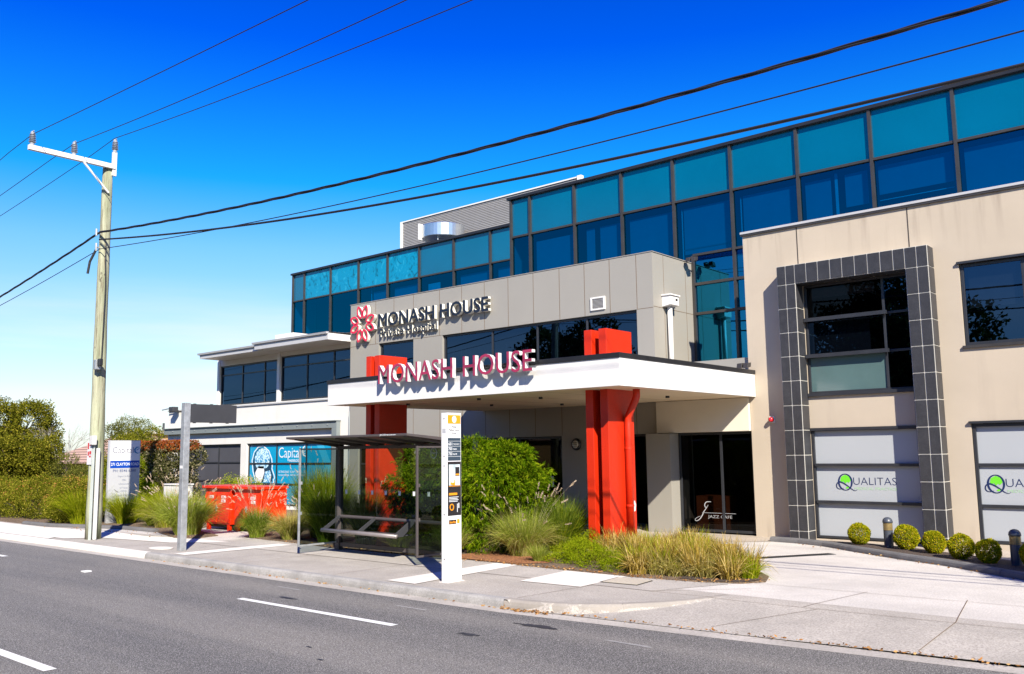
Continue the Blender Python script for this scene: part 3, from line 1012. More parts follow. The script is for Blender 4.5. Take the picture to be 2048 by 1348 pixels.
# ================================================================== BUILDINGS
def wall_holes(mb, x0, x1, z0, z1, y, holes, depth=.25, mi=0):
    """front face at y with openings, and their reveals"""
    X = sorted({x0, x1} | {h[0] for h in holes} | {h[1] for h in holes})
    Z = sorted({z0, z1} | {h[2] for h in holes} | {h[3] for h in holes})
    X = [v for v in X if x0 <= v <= x1]
    Z = [v for v in Z if z0 <= v <= z1]
    for a, b in zip(X[:-1], X[1:]):
        for c, d in zip(Z[:-1], Z[1:]):
            cx, cz = (a + b) / 2, (c + d) / 2
            if any(h[0] < cx < h[1] and h[2] < cz < h[3] for h in holes):
                continue
            mb.quad((a, y, c), (b, y, c), (b, y, d), (a, y, d), mi)
    for a, b, c, d in holes:
        e = y + depth
        mb.quad((a, y, c), (a, e, c), (a, e, d), (a, y, d), mi)
        mb.quad((b, y, c), (b, y, d), (b, e, d), (b, e, c), mi)
        mb.quad((a, y, c), (b, y, c), (b, e, c), (a, e, c), mi)
        mb.quad((a, y, d), (a, e, d), (b, e, d), (b, y, d), mi)

def shell(mb, x0, x1, y0, y1, z0, z1, mi=0, bottom=False):
    mb.quad((x0, y0, z0), (x0, y0, z1), (x0, y1, z1), (x0, y1, z0), mi)
    mb.quad((x1, y0, z0), (x1, y1, z0), (x1, y1, z1), (x1, y0, z1), mi)
    mb.quad((x0, y1, z0), (x0, y1, z1), (x1, y1, z1), (x1, y1, z0), mi)
    mb.quad((x0, y0, z1), (x1, y0, z1), (x1, y1, z1), (x0, y1, z1), mi)

def window(parent, x0, x1, z0, z1, y, xs=(), zs=(), glass="dglass", fr=.05, name="window", proud=.0, frmat="frame", backing=None, blinds=(), back=.5):
    """frame, bars and one pane per light; blinds hang just behind the glass"""
    f = MB()
    y0, y1 = y - proud, y + .07
    f.box(x0, x1, y0, y1, z0, z0 + fr)
    f.box(x0, x1, y0, y1, z1 - fr, z1)
    f.box(x0, x0 + fr, y0, y1, z0 + fr, z1 - fr)
    f.box(x1 - fr, x1, y0, y1, z0 + fr, z1 - fr)
    for q in xs:
        f.box(q - fr / 2, q + fr / 2, y0 + .004, y1, z0 + fr, z1 - fr)
    for q in zs:
        f.box(x0 + fr, x1 - fr, y0 + .008, y1 - .004, q - fr / 2, q + fr / 2)
    w_ = f.build(name, frmat, parent, bevel=.004)
    X = [x0] + list(xs) + [x1]
    Z = [z0] + list(zs) + [z1]
    for i in range(len(X) - 1):
        for j in range(len(Z) - 1):
            g = glass[i][j] if isinstance(glass, list) else glass
            MB().quad((X[i] + .01, y + .035, Z[j] + .01), (X[i + 1] - .01, y + .035, Z[j] + .01), (X[i + 1] - .01, y + .035, Z[j + 1] - .01), (X[i] + .01, y + .035, Z[j + 1] - .01)).build("pane", g, w_)
    for b in blinds:
        MB().box(b[0], b[1], y + .13, y + .14, b[2], b[3]).build("blind", b[4], w_)
    return w_

# ---- beige medical wing
bw = thing("medical_wing", "beige rendered two storey wing with a charcoal tiled window surround", "building", (-9.2, 19.2, 0))
H1, H2 = (-7.82, -5.48, 3.15, 5.60), (-7.82, -5.48, .03, 2.40)
H3, H4 = (-4.57, -1.9, 3.95, 5.61), (-4.57, -1.9, .10, 2.42)
H5, H6 = (.6, 3.0, 3.95, 5.61), (.6, 3.0, .1, 2.42)
mb = MB()
wall_holes(mb, -9.2, 5.5, 0, 7.0, 19.2, [H1, H2, H3, H4, H5, H6], .3)
shell(mb, -9.2, 5.5, 19.2, 21.2, 0, 6.999)
mb.build("wall", "beige", bw)
mb = MB()
mb.box(-9.24, 5.55, 19.14, 19.5, 7.0, 7.055)
mb.build("parapet_capping", "roofmetal", bw, bevel=.006)
mb = MB()
mb.box(-9.23, 5.54, 19.155, 19.199, 6.955, 6.999)
mb.build("flashing", "mull", bw)
mb = MB()
for x in (-7.88, -5.48, -.2, 2.8):
    mb.box(x - .011, x + .011, 19.196, 19.21, 6.05 if x < -5 else 0, 6.95)
mb.build("expansion_joint", "jointdark", bw)
# rooms behind
mb = MB()
for h in (H1, H2, H3, H4, H5, H6):
    mb.quad((h[0] - .1, 20.6, h[2] - .1), (h[1] + .1, 20.6, h[2] - .1), (h[1] + .1, 20.6, h[3] + .1), (h[0] - .1, 20.6, h[3] + .1))
mb.build("room_lining", "blackint", bw)
# tiled surround
tf = MB()
tf.box(-8.24, -7.82, 18.83, 19.2, 0, 6.03)
tf.box(-5.48, -5.04, 18.83, 19.2, 0, 6.03)
tf.box(-7.82, -5.48, 18.83, 19.2, 5.60, 6.03)
fo = tf.build("tiled_surround", "grout", bw)
mb = MB()
g = .010
ZT = [0, .21, .75, 1.29, 1.83, 2.37, 2.91, 3.45, 3.99, 4.52, 5.06, 5.60, 6.03]
for xa, xb in ((-8.24, -8.03), (-8.03, -7.82), (-5.48, -5.25), (-5.25, -5.04)):
    for za, zb in zip(ZT[:-1], ZT[1:]):
        mb.box(xa + g, xb - g, 18.818, 18.835, za + g, zb - g)
HX = [-7.82, -7.56, -7.30, -7.03, -6.77, -6.50, -6.23, -5.97, -5.71, -5.48]
for xa, xb in zip(HX[:-1], HX[1:]):
    mb.box(xa + g, xb - g, 18.818, 18.835, 5.60 + g, 6.03 - g)
    mb.box(xa + g, xb - g, 18.83 + g, 19.19, 5.588, 5.605)
for za, zb in zip(ZT[:-1], ZT[1:]):
    mb.box(-5.045, -5.028, 18.83 + g, 19.19, za + g, zb - g)
    if zb <= 5.6:
        mb.box(-7.825, -7.808, 18.83 + g, 19.19, za + g, zb - g)
        mb.box(-5.492, -5.475, 18.83 + g, 19.19, za + g, zb - g)
mb.build("tile", "tile", fo, bevel=.003)
wa = window(bw, -7.80, -5.50, 3.16, 5.59, 19.24, (-6.1,), (3.99, 4.80), [["greenglass", "dglass", "sglass"], ["dglass", "dglass", "dglass"]], .05,
            blinds=[(-7.7, -6.3, 5.3, 5.5, "blind"), (-7.72, -6.45, 4.05, 4.75, "blind")])
mb = MB()
mb.box(-7.80, -6.02, 19.12, 19.2, 3.95, 4.03)
mb.box(-7.80, -6.02, 19.12, 19.2, 4.76, 4.84)
mb.box(-7.80, -5.5, 19.14, 19.21, 3.10, 3.17)
mb.build("glazing_ledge", "frame", wa)
wb = window(bw, -7.80, -5.50, .05, 2.39, 19.24, (), (.82, 1.61), "frost", .05, proud=.02)
mb = MB()
for z in (.82, 1.61):
    mb.box(-7.75, -5.53, 19.19, 19.25, z - .03, z + .03)
mb.box(-7.8, -5.5, 19.17, 19.25, 2.35, 2.41)
mb.build("glazing_bar", "frame", wb)
wc = window(bw, -4.56, -1.92, 3.96, 5.60, 19.24, (-3.45,), (), "dglass", .06, blinds=[(-4.45, -3.6, 4.72, 5.5, "blindpale"), (-3.4, -2.6, 4.7, 5.5, "blindpale")])
MB().box(-4.6, -1.88, 19.15, 19.25, 3.90, 3.955).build("sill", "mull", wc)
MB().box(-4.6, -1.88, 19.14, 19.26, 5.605, 5.65).build("head_flashing", "frame", wc)
wd_ = window(bw, -4.56, -1.92, .11, 2.41, 19.24, (), (.82, 1.61), "frost", .06, proud=.02)
MB().box(-4.6, -1.88, 19.14, 19.26, 2.415, 2.46).build("head_flashing", "frame", wd_)
for h in (H5, H6):
    window(bw, h[0] + .01, h[1] - .01, h[2] + .01, h[3] - .01, 19.24, (1.8,), (), "dglass", .06)

def qualitas(parent, x0, z0, s):
    """Q ring with a globe and a swash tail, and the name"""
    y = 19.2715
    cx, cz = x0 + .235 * s, z0 + .01
    R_ = .125 * s
    n = 30
    globe = MB()
    pts = [(cx + R_ * .86 * math.cos(t * .2094) * (.97 + .03 * math.sin(t * 3)), cz + R_ * 1.12 * math.sin(t * .2094)) for t in range(30)]
    upper = [p for p in pts if p[1] > cz - .01]
    globe.ext([(cx - R_ * .8, cz - .005), (cx - R_ * .45, cz - .03), (cx - R_ * .3, cz + .02), (cx, cz - .035), (cx + R_ * .25, cz + .005), (cx + R_ * .5, cz - .02), (cx + R_ * .82, cz + .03),
               (cx + R_ * .6, cz + R_ * .85), (cx, cz + R_ * 1.1), (cx - R_ * .6, cz + R_ * .8)], 'F', y, y + .002)
    globe.ext([(cx + R_ * .1, cz - R_ * .75), (cx + R_ * .5, cz - R_ * .6), (cx + R_ * .6, cz - R_ * .8), (cx + R_ * .3, cz - R_ * 1.0), (cx, cz - R_ * .95)], 'F', y, y + .002)
    globe.build("globe_print", "lime", parent)
    mb = MB()
    ring = [(cx + R_ * math.cos(2 * math.pi * i / n), cz + R_ * 1.22 * math.sin(2 * math.pi * i / n)) for i in range(n)]
    wr = [.012 * s + .020 * s * abs(math.cos(2 * math.pi * i / n)) for i in range(n)]
    ribbon(ring, wr, 'F', y - .003, th=.002, mb=mb, closed=True)
    cp_ = [(-.30, -.80), (-.75, -.93), (-1.2, -.82), (-1.36, -.5), (-1.2, -.12), (-.77, .03), (-.15, -.2), (.46, -.57), (1.0, -.94), (1.46, -1.10), (1.85, -.92)]
    sw = []
    for i in range(len(cp_) - 1):
        p0, p1, p2, p3 = cp_[max(i - 1, 0)], cp_[i], cp_[i + 1], cp_[min(i + 2, len(cp_) - 1)]
        for k in range(4):
            t = k / 4
            sw.append(tuple((c0 if a == 0 else c1) for a, c0, c1 in ()) or tuple(
                (cx, cz)[a] + R_ * (1.0, 1.15)[a] * .5 * ((2 * p1[a]) + (-p0[a] + p2[a]) * t + (2 * p0[a] - 5 * p1[a] + 4 * p2[a] - p3[a]) * t * t + (-p0[a] + 3 * p1[a] - 3 * p2[a] + p3[a]) * t ** 3) for a in (0, 1)))
    m_ = len(sw)
    ribbon(sw, [.006 * s + .016 * s * math.sin(math.pi * i / (m_ - 1)) ** 2 for i in range(m_)], 'F', y - .005, th=.0015, mb=mb)
    mb.build("emblem", "logonavy", parent)
    return cx + R_
for wn, x0 in ((wb, -7.40), (wd_, -4.49)):
    e = qualitas(wn, x0, 1.235, 1.12)
    text("lettering", "UALITAS", 'F', e + .03, e + .92, 1.19, 1.345, 19.272, "logonavy", wn, bold=-.012)
    text("lettering", "MEDICAL PRACTICE", 'F', e + .05, e + .92, 1.085, 1.14, 19.272, "palelime", wn)

# ---- grey panelled hospital block
gb = thing("hospital_block", "grey panelled two storey block behind the entrance canopy with dark ribbon windows", "building", (-17.7, 19.2, 0))
mb = MB()
hA, hB = (-22.20, -20.54, 3.70, 5.56), (-19.25, -12.20, 3.70, 5.56)
hG = [(-23.2, -20.5, .15, 2.38), (-20.3, -18.0, .05, 2.38), (-17.8, -14.7, .05, 2.38), (-13.88, -11.80, .02, 2.38)]
wall_holes(mb, -23.65, -11.7, 0, 7.0, 19.2, [hA, hB] + hG, .18)
shell(mb, -23.65, -11.7, 19.2, 21.25, 0, 6.999)
mb.box(-23.65, -18.3, 21.2, 23.6, 0, 6.99)
mb.build("wall", "panel", gb)
mb = MB()
for x in (-22.36, -21.46, -20.54, -19.36, -18.41, -17.48, -16.55, -15.61, -14.68, -13.83, -13.01, -12.18):
    mb.box(x - .007, x + .007, 19.197, 19.203, 5.56, 6.985)
for x in (-22.36, -21.46, -20.54, -19.36, -18.41, -17.48, -16.55, -15.61, -14.68, -12.3):
    mb.box(x - .007, x + .007, 19.197, 19.203, 2.39, 3.69)
for a, b in ((-23.64, -22.22), (-20.52, -19.27), (-12.18, -11.71)):
    mb.box(a, b, 19.1975, 19.203, 5.555, 5.567)
mb.box(-11.703, -11.697, 19.21, 21.24, 5.585, 5.597)
for y in (19.74, 20.87):
    mb.box(-11.703, -11.697, y - .006, y + .006, 3.8, 6.99)
mb.build("panel_joint", "joint", gb)
MB().box(-23.67, -11.68, 19.185, 21.2, 7.0, 7.018).build("parapet_capping", "panel", gb)
window(gb, -22.19, -20.55, 3.71, 5.55, 19.28, (), (), "dglass", .05)
window(gb, -19.24, -12.21, 3.71, 5.55, 19.28, (-17.26, -15.56, -13.84), (), "dglass", .055,
       blinds=[(-19.0 + i * .36, -18.985 + i * .36, 3.8, 5.1, "blind") for i in range(9)])
for a in hG:
    window(gb, a[0] + .01, a[1] - .01, a[2] + .01, a[3] - .01, 19.26, (((a[0] + a[1]) / 2),) if a[1] - a[0] > 2 else (), (1.64,) if a[0] < -23 else (), "sglass", .05, name="shopfront")
mb = MB()
mb.quad((-23.6, 21.0, 0), (-11.75, 21.0, 0), (-11.75, 21.0, 7), (-23.6, 21.0, 7))
mb.quad((-23.6, 19.25, 3.0), (-11.75, 19.25, 3.0), (-11.75, 21, 3.0), (-23.6, 21, 3.0))
mb.build("room_lining", "blackint", gb)
# vent
v_ = MB()
v_.box(-13.62, -13.16, 19.16, 19.199, 5.68, 5.72)
v_.box(-13.62, -13.16, 19.16, 19.199, 5.99, 6.03)
v_.box(-13.62, -13.57, 19.16, 19.199, 5.72, 5.99)
v_.box(-13.21, -13.16, 19.16, 19.199, 5.72, 5.99)
vo = v_.build("wall_vent", "white", gb)
mb = MB()
for i in range(8):
    z = 5.735 + i * .033
    mb.quad((-13.57, 19.165, z), (-13.21, 19.165, z), (-13.21, 19.195, z + .022), (-13.57, 19.195, z + .022))
mb.build("louvre", "roofmetal", vo)
# rainwater head and downpipe
d_ = MB()
d_.ext([(-11.7, 5.62), (-11.45, 5.66), (-11.45, 5.9), (-11.7, 5.9)], 'F', 19.62, 20.05)
do = d_.build("rainwater_head", "white", gb, bevel=.006)
MB().box(-11.698, -11.42, 19.59, 20.08, 5.9, 5.935).build("lid", "white", do)
MB().box(-11.449, -11.440, 19.88, 19.97, 5.78, 5.83).build("overflow_slot", "black", do)
MB().tube([(-11.6, 19.83, 5.66), (-11.6, 19.83, 3.7)], .065, 16).build("downpipe", "white", do, smooth=True)
# left downpipe
MB().tube([(-23.72, 19.3, 3.4), (-23.72, 19.3, 0)], .07, 14).build("downpipe", "conduit", gb, smooth=True)
# glazed café corner between block and wing
p_ = MB()
p_.box(-11.86, -11.70, 18.9, 19.19, 0, 2.37)
p_.box(-11.6998, -11.19, 18.9, 19.5, 0, 2.37)
p_.build("pier", "panel", gb)
mb = MB()
mb.box(-11.68, -9.21, 19.12, 19.6, 2.385, 3.155)
mb.build("header_panel", "cream", gb, bevel=.008)
mb = MB()
mb.box(-11.69, -9.21, 19.3, 21.1, 3.2, 4.1)
mb.build("infill_wall", "panel", gb)
dr = window(gb, -11.18, -9.21, .04, 2.38, 19.3, (-10.05,), (), "sglass", .06, name="cafe_door")
mb = MB()
mb.quad((-11.69, 20.9, 0), (-9.2, 20.9, 0), (-9.2, 20.9, 3.2), (-11.69, 20.9, 3.2))
mb.quad((-11.15, 19.4, .02), (-9.2, 19.4, .02), (-9.2, 20.9, .02), (-11.15, 20.9, .02), 0)
mb.build("cafe_lining", "blackint", dr)
MB().box(-11.0, -10.2, 19.75, 20.3, .03, .85).build("counter", "counterbrown", dr)
mb = MB()
jp = [(-10.40 + .02, .74), (-10.50, .73), (-10.55, .66), (-10.52, .60), (-10.46, .66), (-10.50, .60), (-10.58, .50), (-10.62, .42), (-10.70, .32), (-10.78, .28), (-10.82, .31), (-10.76, .36), (-10.66, .40)]
jw = [.010, .020, .020, .012, .010, .014, .020, .022, .018, .012, .010, .009, .005]
js, jv = [], []
for i in range(len(jp) - 1):
    p0, p1, p2, p3 = jp[max(i - 1, 0)], jp[i], jp[i + 1], jp[min(i + 2, len(jp) - 1)]
    for k in range(5):
        t_ = k / 5
        js.append(tuple(.5 * (2 * p1[a] + (-p0[a] + p2[a]) * t_ + (2 * p0[a] - 5 * p1[a] + 4 * p2[a] - p3[a]) * t_ * t_ + (-p0[a] + 3 * p1[a] - 3 * p2[a] + p3[a]) * t_ ** 3) for a in (0, 1)))
        jv.append(jw[i] + (jw[i + 1] - jw[i]) * t_)
ribbon(js, jv, 'F', 19.328, mb=mb)
mb.box(-10.62, -9.75, 19.328, 19.332, .475, .482)
mb.build("cafe_emblem", "signgrey", dr)
text("lettering", "JAZZ CAFÉ", 'F', -10.47, -9.85, .34, .445, 19.33, "signgrey", dr, bold=-.01)
# small fittings on the block
mb = MB()
mb.lathe([(.0, .0), (.15, 0), (.16, -.04), (.13, -.07), (.12, -.07)], (-14.2, 19.2, 2.15), 20, ax='Y')
lo = mb.build("bulkhead_light", "black", gb, smooth=False)
MB().lathe([(.0, -.05), (.115, -.05), (.09, -.095), (.0, -.11)], (-14.2, 19.2, 2.15), 20, ax='Y').build("lens", "lampglass", lo, smooth=True)
mb = MB()
for i in (-.05, .0, .05):
    mb.box(-14.31, -14.09, 19.075, 19.085, 2.145 + i, 2.155 + i)
mb.build("guard_bar", "black", lo)
mb = MB()
mb.box(-15.22, -15.05, 19.262, 19.268, 1.02, 1.3)
ns = mb.build("door_notice", "signwhite", gb)
ribbon([(-15.135 + .05 * math.cos(i * .3927), 1.17 + .05 * math.sin(i * .3927)) for i in range(16)], .014, 'F', 19.258, mb=(q := MB()), closed=True)
q.build("notice_symbol", "redsign", ns)

def floodlight(x, y, z, dirx, parentlabel, flip=1):
    t = thing("floodlight", parentlabel, "floodlight", (x, y, z))
    mb = MB()
    mb.tube([(x, y, z), (x, y - .16 * flip, z + .03)], .018, 8)
    mb.build("arm", "mull", t)
    for s in (-.08, .08):
        mb = MB()
        mb.ext([(y - .34 * flip, z - .06), (y - .17 * flip, z - .02), (y - .15 * flip, z + .08), (y - .30 * flip, z + .06)], 'R', x + s - .06, x + s + .06)
        mb.build("lamp_head", "mull", t, bevel=.005)
    return t
floodlight(-11.45, 21.05, 7.0, 0, "twin grey floodlight at the top of the grey block's side wall")
floodlight(-9.15, 19.1, 3.86, 0, "twin grey floodlight on the right corner of the white canopy")
t = thing("floodlight", "dark floodlight with short arm at the left end of the white parapet", "floodlight", (-35.5, 19.3, 3.9))
MB().tube([(-36.2, 19.2, 3.93), (-35.2, 19.2, 4.0)], .025, 8).build("arm", "galv", t)
MB().box(-35.3, -34.95, 19.0, 19.25, 3.82, 4.02).build("lamp_head", "charcoal", t, bevel=.02)
t = thing("alarm_strobe", "small red alarm light on the beige wall beside the tiled surround", "alarm", (-8.68, 19.2, 2.62))
MB().box(-8.74, -8.62, 19.17, 19.199, 2.55, 2.70).build("base", "white", t)
MB().lathe([(.055, -.03), (.055, -.10), (.04, -.13), (0, -.135)], (-8.68, 19.2, 2.625), 16, ax='Y').build("lens", "redlamp", t, smooth=True)

# ---- glass curtain-wall office storeys
cw = thing("glass_office_block", "blue and teal curtain walled upper storeys rising behind the grey block", "building", (-14, 21.3, 4))
CX = [-18.16, -17.37, -15.62, -13.91, -12.19, -10.44, -8.61, -6.78, -4.92, -3.08, -1.25, .58, 2.4, 4.2]
for a, b in zip(CX[:-1], CX[1:]):
    MB().quad((a + .02, 21.3, 8.81), (b - .02, 21.3, 8.81), (b - .02, 21.3, 10.03), (a + .02, 21.3, 10.03)).build("spandrel_pane", "spandrel", cw)
    MB().quad((a + .02, 21.3, 7.05), (b - .02, 21.3, 7.05), (b - .02, 21.3, 8.79), (a + .02, 21.3, 8.79)).build("window_pane", "vision", cw)
for a, b in ((-11.68, -10.44), (-10.44, -8.61)):
    for c, d in ((6.42, 7.22), (5.61, 6.40), (4.1, 5.59)):
        MB().quad((a + .02, 21.3, c), (b - .02, 21.3, c), (b - .02, 21.3, d), (a + .02, 21.3, d)).build("window_pane", "vision_low", cw)
mb = MB()
for x in CX:
    mb.box(x - .035, x + .035, 21.22, 21.36, 7.02 if not -12 < x < -8.9 else 4.0, 10.04)
mb.box(-11.70, -11.63, 21.22, 21.36, 4.0, 7.2)
mb.box(-18.2, 4.2, 21.24, 21.35, 8.775, 8.835)
mb.box(-11.66, -8.9, 21.24, 21.35, 7.19, 7.25)
for z in (6.41, 5.60):
    mb.box(-11.66, -8.9, 21.23, 21.35, z - .035, z + .035)
mb.box(-11.66, -8.9, 21.23, 21.35, 4.0, 4.12)
mb.build("mullion", "mull", cw)
LX = [-33.25, -32.4, -30.53, -28.66, -26.84, -24.98, -23.09, -21.22, -19.4, -18.0]
for i, (a, b) in enumerate(zip(LX[:-1], LX[1:])):
    o = MB().quad((a + .02, 23.7, 8.81), (b - .02, 23.7, 8.81), (b - .02, 23.7, 10.0), (a + .02, 23.7, 10.0)).build("spandrel_pane", "peel" if i in (1, 2, 3, 4) else "spandrel", cw)
    if i in (2, 3, 4):
        o["label"] = "teal pane with peeling blotched film"
    MB().quad((a + .02, 23.7, 7.02), (b - .02, 23.7, 7.02), (b - .02, 23.7, 8.79), (a + .02, 23.7, 8.79)).build("window_pane", "vision", cw)
mb = MB()
for x in LX:
    mb.box(x - .03, x + .03, 23.62, 23.76, 7.0, 10.02)
mb.box(-33.28, -18.1, 23.64, 23.75, 8.775, 8.83)
mb.box(-33.28, -18.1, 23.64, 23.75, 6.95, 7.03)
mb.build("mullion", "mull", cw)
mb = MB()
mb.box(-18.28, 4.3, 21.18, 21.7, 10.045, 10.13)
mb.box(-33.35, -18.1, 23.58, 24.0, 10.02, 10.10)
mb.build("roof_edge", "black", cw)
mb = MB()
mb.quad((-33.2, 24.9, 6.0), (-18.2, 24.9, 6.0), (-18.2, 24.9, 10), (-33.2, 24.9, 10))
mb.quad((-18.1, 22.9, 4.0), (4.2, 22.9, 4.0), (4.2, 22.9, 10), (-18.1, 22.9, 10))
mb.quad((-33.25, 23.72, 7.0), (-18.1, 23.72, 7.0), (-18.1, 24.9, 7.0), (-33.25, 24.9, 7.0))
mb.quad((-18.1, 21.32, 7.0), (4.2, 21.32, 7.0), (4.2, 22.9, 7.0), (-18.1, 22.9, 7.0))
mb.quad((-33.25, 23.72, 8.82), (-18.1, 23.72, 8.82), (-18.1, 24.9, 8.82), (-33.25, 24.9, 8.82))
mb.quad((-18.1, 21.32, 8.82), (4.2, 21.32, 8.82), (4.2, 22.9, 8.82), (-18.1, 22.9, 8.82))
mb.build("room_lining", "blackint", cw)
mb = MB()
mb.quad((-18.16, 21.32, 5), (-18.16, 23.7, 5), (-18.16, 23.7, 10.04), (-18.16, 21.32, 10.04))
mb.quad((-33.25, 23.72, 5), (-33.25, 32, 5), (-33.25, 32, 10.0), (-33.25, 23.72, 10.0))
mb.quad((4.2, 21.32, 4), (4.2, 32, 4), (4.2, 32, 10.0), (4.2, 21.32, 10.0))
mb.quad((-33.25, 32, 4), (4.2, 32, 4), (4.2, 32, 10.0), (-33.25, 32, 10.0))
mb.quad((-33.25, 23.8, 9.98), (-18.16, 23.8, 9.98), (-18.16, 32, 9.98), (-33.25, 32, 9.98))
mb.quad((-18.16, 21.4, 9.985), (4.2, 21.4, 9.985), (4.2, 32, 9.985), (-18.16, 32, 9.985))
mb.build("side_wall", "steelgrey", cw)
# blinds and things seen behind the blue glass
BL = [(-17.25, -15.75, 7.3, 8.55, "blind"), (-15.3, -15.0, 7.1, 8.6, "blind"), (-14.8, -14.05, 7.1, 8.6, "blind"), (-13.75, -12.3, 7.15, 8.6, "blind"), (-11.98, -10.6, 7.3, 8.6, "blind"), (-10.2, -8.75, 7.1, 8.62, "blind"),
      (-8.5, -7.85, 7.1, 8.62, "blind"), (-7.75, -7.68, 7.0, 8.7, "blindpale"), (-7.5, -6.95, 7.8, 8.62, "blind"), (-6.7, -5.05, 7.95, 8.65, "blind"), (-4.8, -3.2, 7.0, 8.65, "blind"),
      (-12.05, -12.02, 7.1, 8.6, "blindpale"), (-10.28, -10.25, 7.1, 8.6, "blindpale"), (-6.7, -5.05, 7.80, 7.82, "blindpale"), (-12.0, -10.5, 7.42, 7.44, "blindpale"), (-7.6, -6.9, 7.55, 7.57, "blindpale")]
for b in BL:
    MB().box(b[0], b[1], 21.42, 21.43, b[2], b[3]).build("blind", b[4], cw)
for b in ((-24.65, -24.0, 7.1, 8.5, "blindpale"), (-28.05, -28.0, 7.1, 8.7, "blindpale"), (-27.9, -26.95, 7.2, 8.6, "blind"), (-26.6, -25.1, 7.2, 8.6, "blind"), (-22.9, -21.4, 7.2, 8.6, "blind"), (-21.0, -19.6, 7.2, 8.6, "blind")):
    MB().box(b[0], b[1], 23.84, 23.85, b[2], b[3]).build("curtain" if b[4] == "blindpale" else "blind", b[4], cw)

# ---- plant screen and exhaust drum on the roof
ps = thing("rooftop_screen", "pale corrugated metal plant screen on the roof behind the teal glass", "screen", (-23.6, 26, 9.98))
mb = MB()
n = 30
z0_, z1_ = 9.98, 12.05
for i in range(n):
    za = z0_ + (z1_ - z0_) * i / n
    zm = za + (z1_ - z0_) / n * .62
    zb = z0_ + (z1_ - z0_) * (i + 1) / n
    mb.quad((-28.5, 26.0, za), (-18.85, 26.0, za), (-18.85, 26.0, zm), (-28.5, 26.0, zm))
    mb.quad((-28.5, 26.0, zm), (-18.85, 26.0, zm), (-18.85, 26.05, zm + .005), (-28.5, 26.05, zm + .005))
    mb.quad((-28.5, 26.05, zm + .005), (-18.85, 26.05, zm + .005), (-18.85, 26.0, zb), (-28.5, 26.0, zb))
    mb.quad((-18.85, 26.0, za), (-18.85, 31, za), (-18.85, 31, zm), (-18.85, 26.0, zm))
    mb.quad((-18.85, 26.0, zm), (-18.85, 31.0, zm), (-18.90, 31.0, zb), (-18.9, 26.0, zb))
mb.build("cladding", "corr", ps)
mb = MB()
mb.box(-28.62, -28.5, 25.95, 26.05, 9.98, 12.1)
mb.box(-18.9, -18.72, 25.93, 26.1, 9.98, 12.12)
mb.box(-28.6, -18.75, 25.96, 26.08, 12.05, 12.10)
mb.build("corner_trim", "white", ps)
dm = thing("exhaust_drum", "round bright metal exhaust housing with strap, in front of the roof screen", "fan housing", (-25.1, 25.1, 9.98))
MB().lathe([(0, 0), (.86, 0), (.88, .02), (.88, .50), (.86, .53), (0, .55)], (-25.1, 25.1, 10.58), 36).build("casing", "drum", dm, smooth=False)
mb = MB()
for a in (2.6, 3.9, 5.2, .4):
    mb.tube([(-25.1 + .7 * math.cos(a), 25.1 + .7 * math.sin(a), 9.98), (-25.1 + .7 * math.cos(a), 25.1 + .7 * math.sin(a), 10.6)], .02, 6)
mb.build("support_leg", "galv", dm)
mb = MB()
mb.box(-25.62, -25.55, 24.2, 24.4, 10.5, 11.16)
mb.build("strap", "white", dm)

# ---- white clinic building on the left
cb = thing("white_clinic", "white rendered clinic building with dark upper windows and blue sign film below", "building", (-30, 19.4, 0))
w1, w2 = (-35.29, -30.45, .12, 2.41), (-30.05, -24.66, .12, 2.41)
mb = MB()
wall_holes(mb, -36.0, -23.66, 0, 3.86, 19.4, [w1, w2], .2)
shell(mb, -36.0, -23.66, 19.4, 23.5, 0, 3.859)
mb.build("wall", "white_wall", cb)
mb = MB()
u1, u2 = (-32.08, -28.17, 3.93, 5.52), (-27.97, -23.70, 3.93, 5.60)
wall_holes(mb, -32.22, -23.66, 3.86, 5.82, 19.42, [u1, u2], .15)
shell(mb, -32.22, -23.66, 19.42, 23.5, 3.87, 5.82)
mb.build("upper_wall", "white_wall", cb)
MB().box(-32.24, -32.09, 19.38, 19.5, 3.88, 5.78).build("post", "white", cb)
MB().box(-28.15, -27.99, 19.38, 19.5, 3.88, 5.78).build("post", "white", cb)
MB().box(-36.03, -23.9, 19.35, 19.5, 3.85, 3.90).build("ledge_flashing", "roofmetal", cb)
window(cb, -32.07, -28.18, 3.94, 5.51, 19.46, (-30.56, -29.06), (5.14,), "dglass", .05)
window(cb, -27.96, -23.71, 3.94, 5.59, 19.46, (-26.41, -24.87), (5.20,), "dglass", .05, blinds=[(-26.2 + i * .3, -26.185 + i * .3, 4.0, 4.75, "blind") for i in range(8)])
mb = MB()
mb.quad((-35.9, 20.8, 0), (-23.7, 20.8, 0), (-23.7, 20.8, 3.8), (-35.9, 20.8, 3.8))
mb.quad((-32.1, 20.8, 3.8), (-23.7, 20.8, 3.8), (-23.7, 20.8, 5.8), (-32.1, 20.8, 5.8))
mb.quad((-35.9, 19.5, 3.0), (-23.7, 19.5, 3.0), (-23.7, 20.8, 3.0), (-35.9, 20.8, 3.0))
mb.build("room_lining", "blackint", cb)
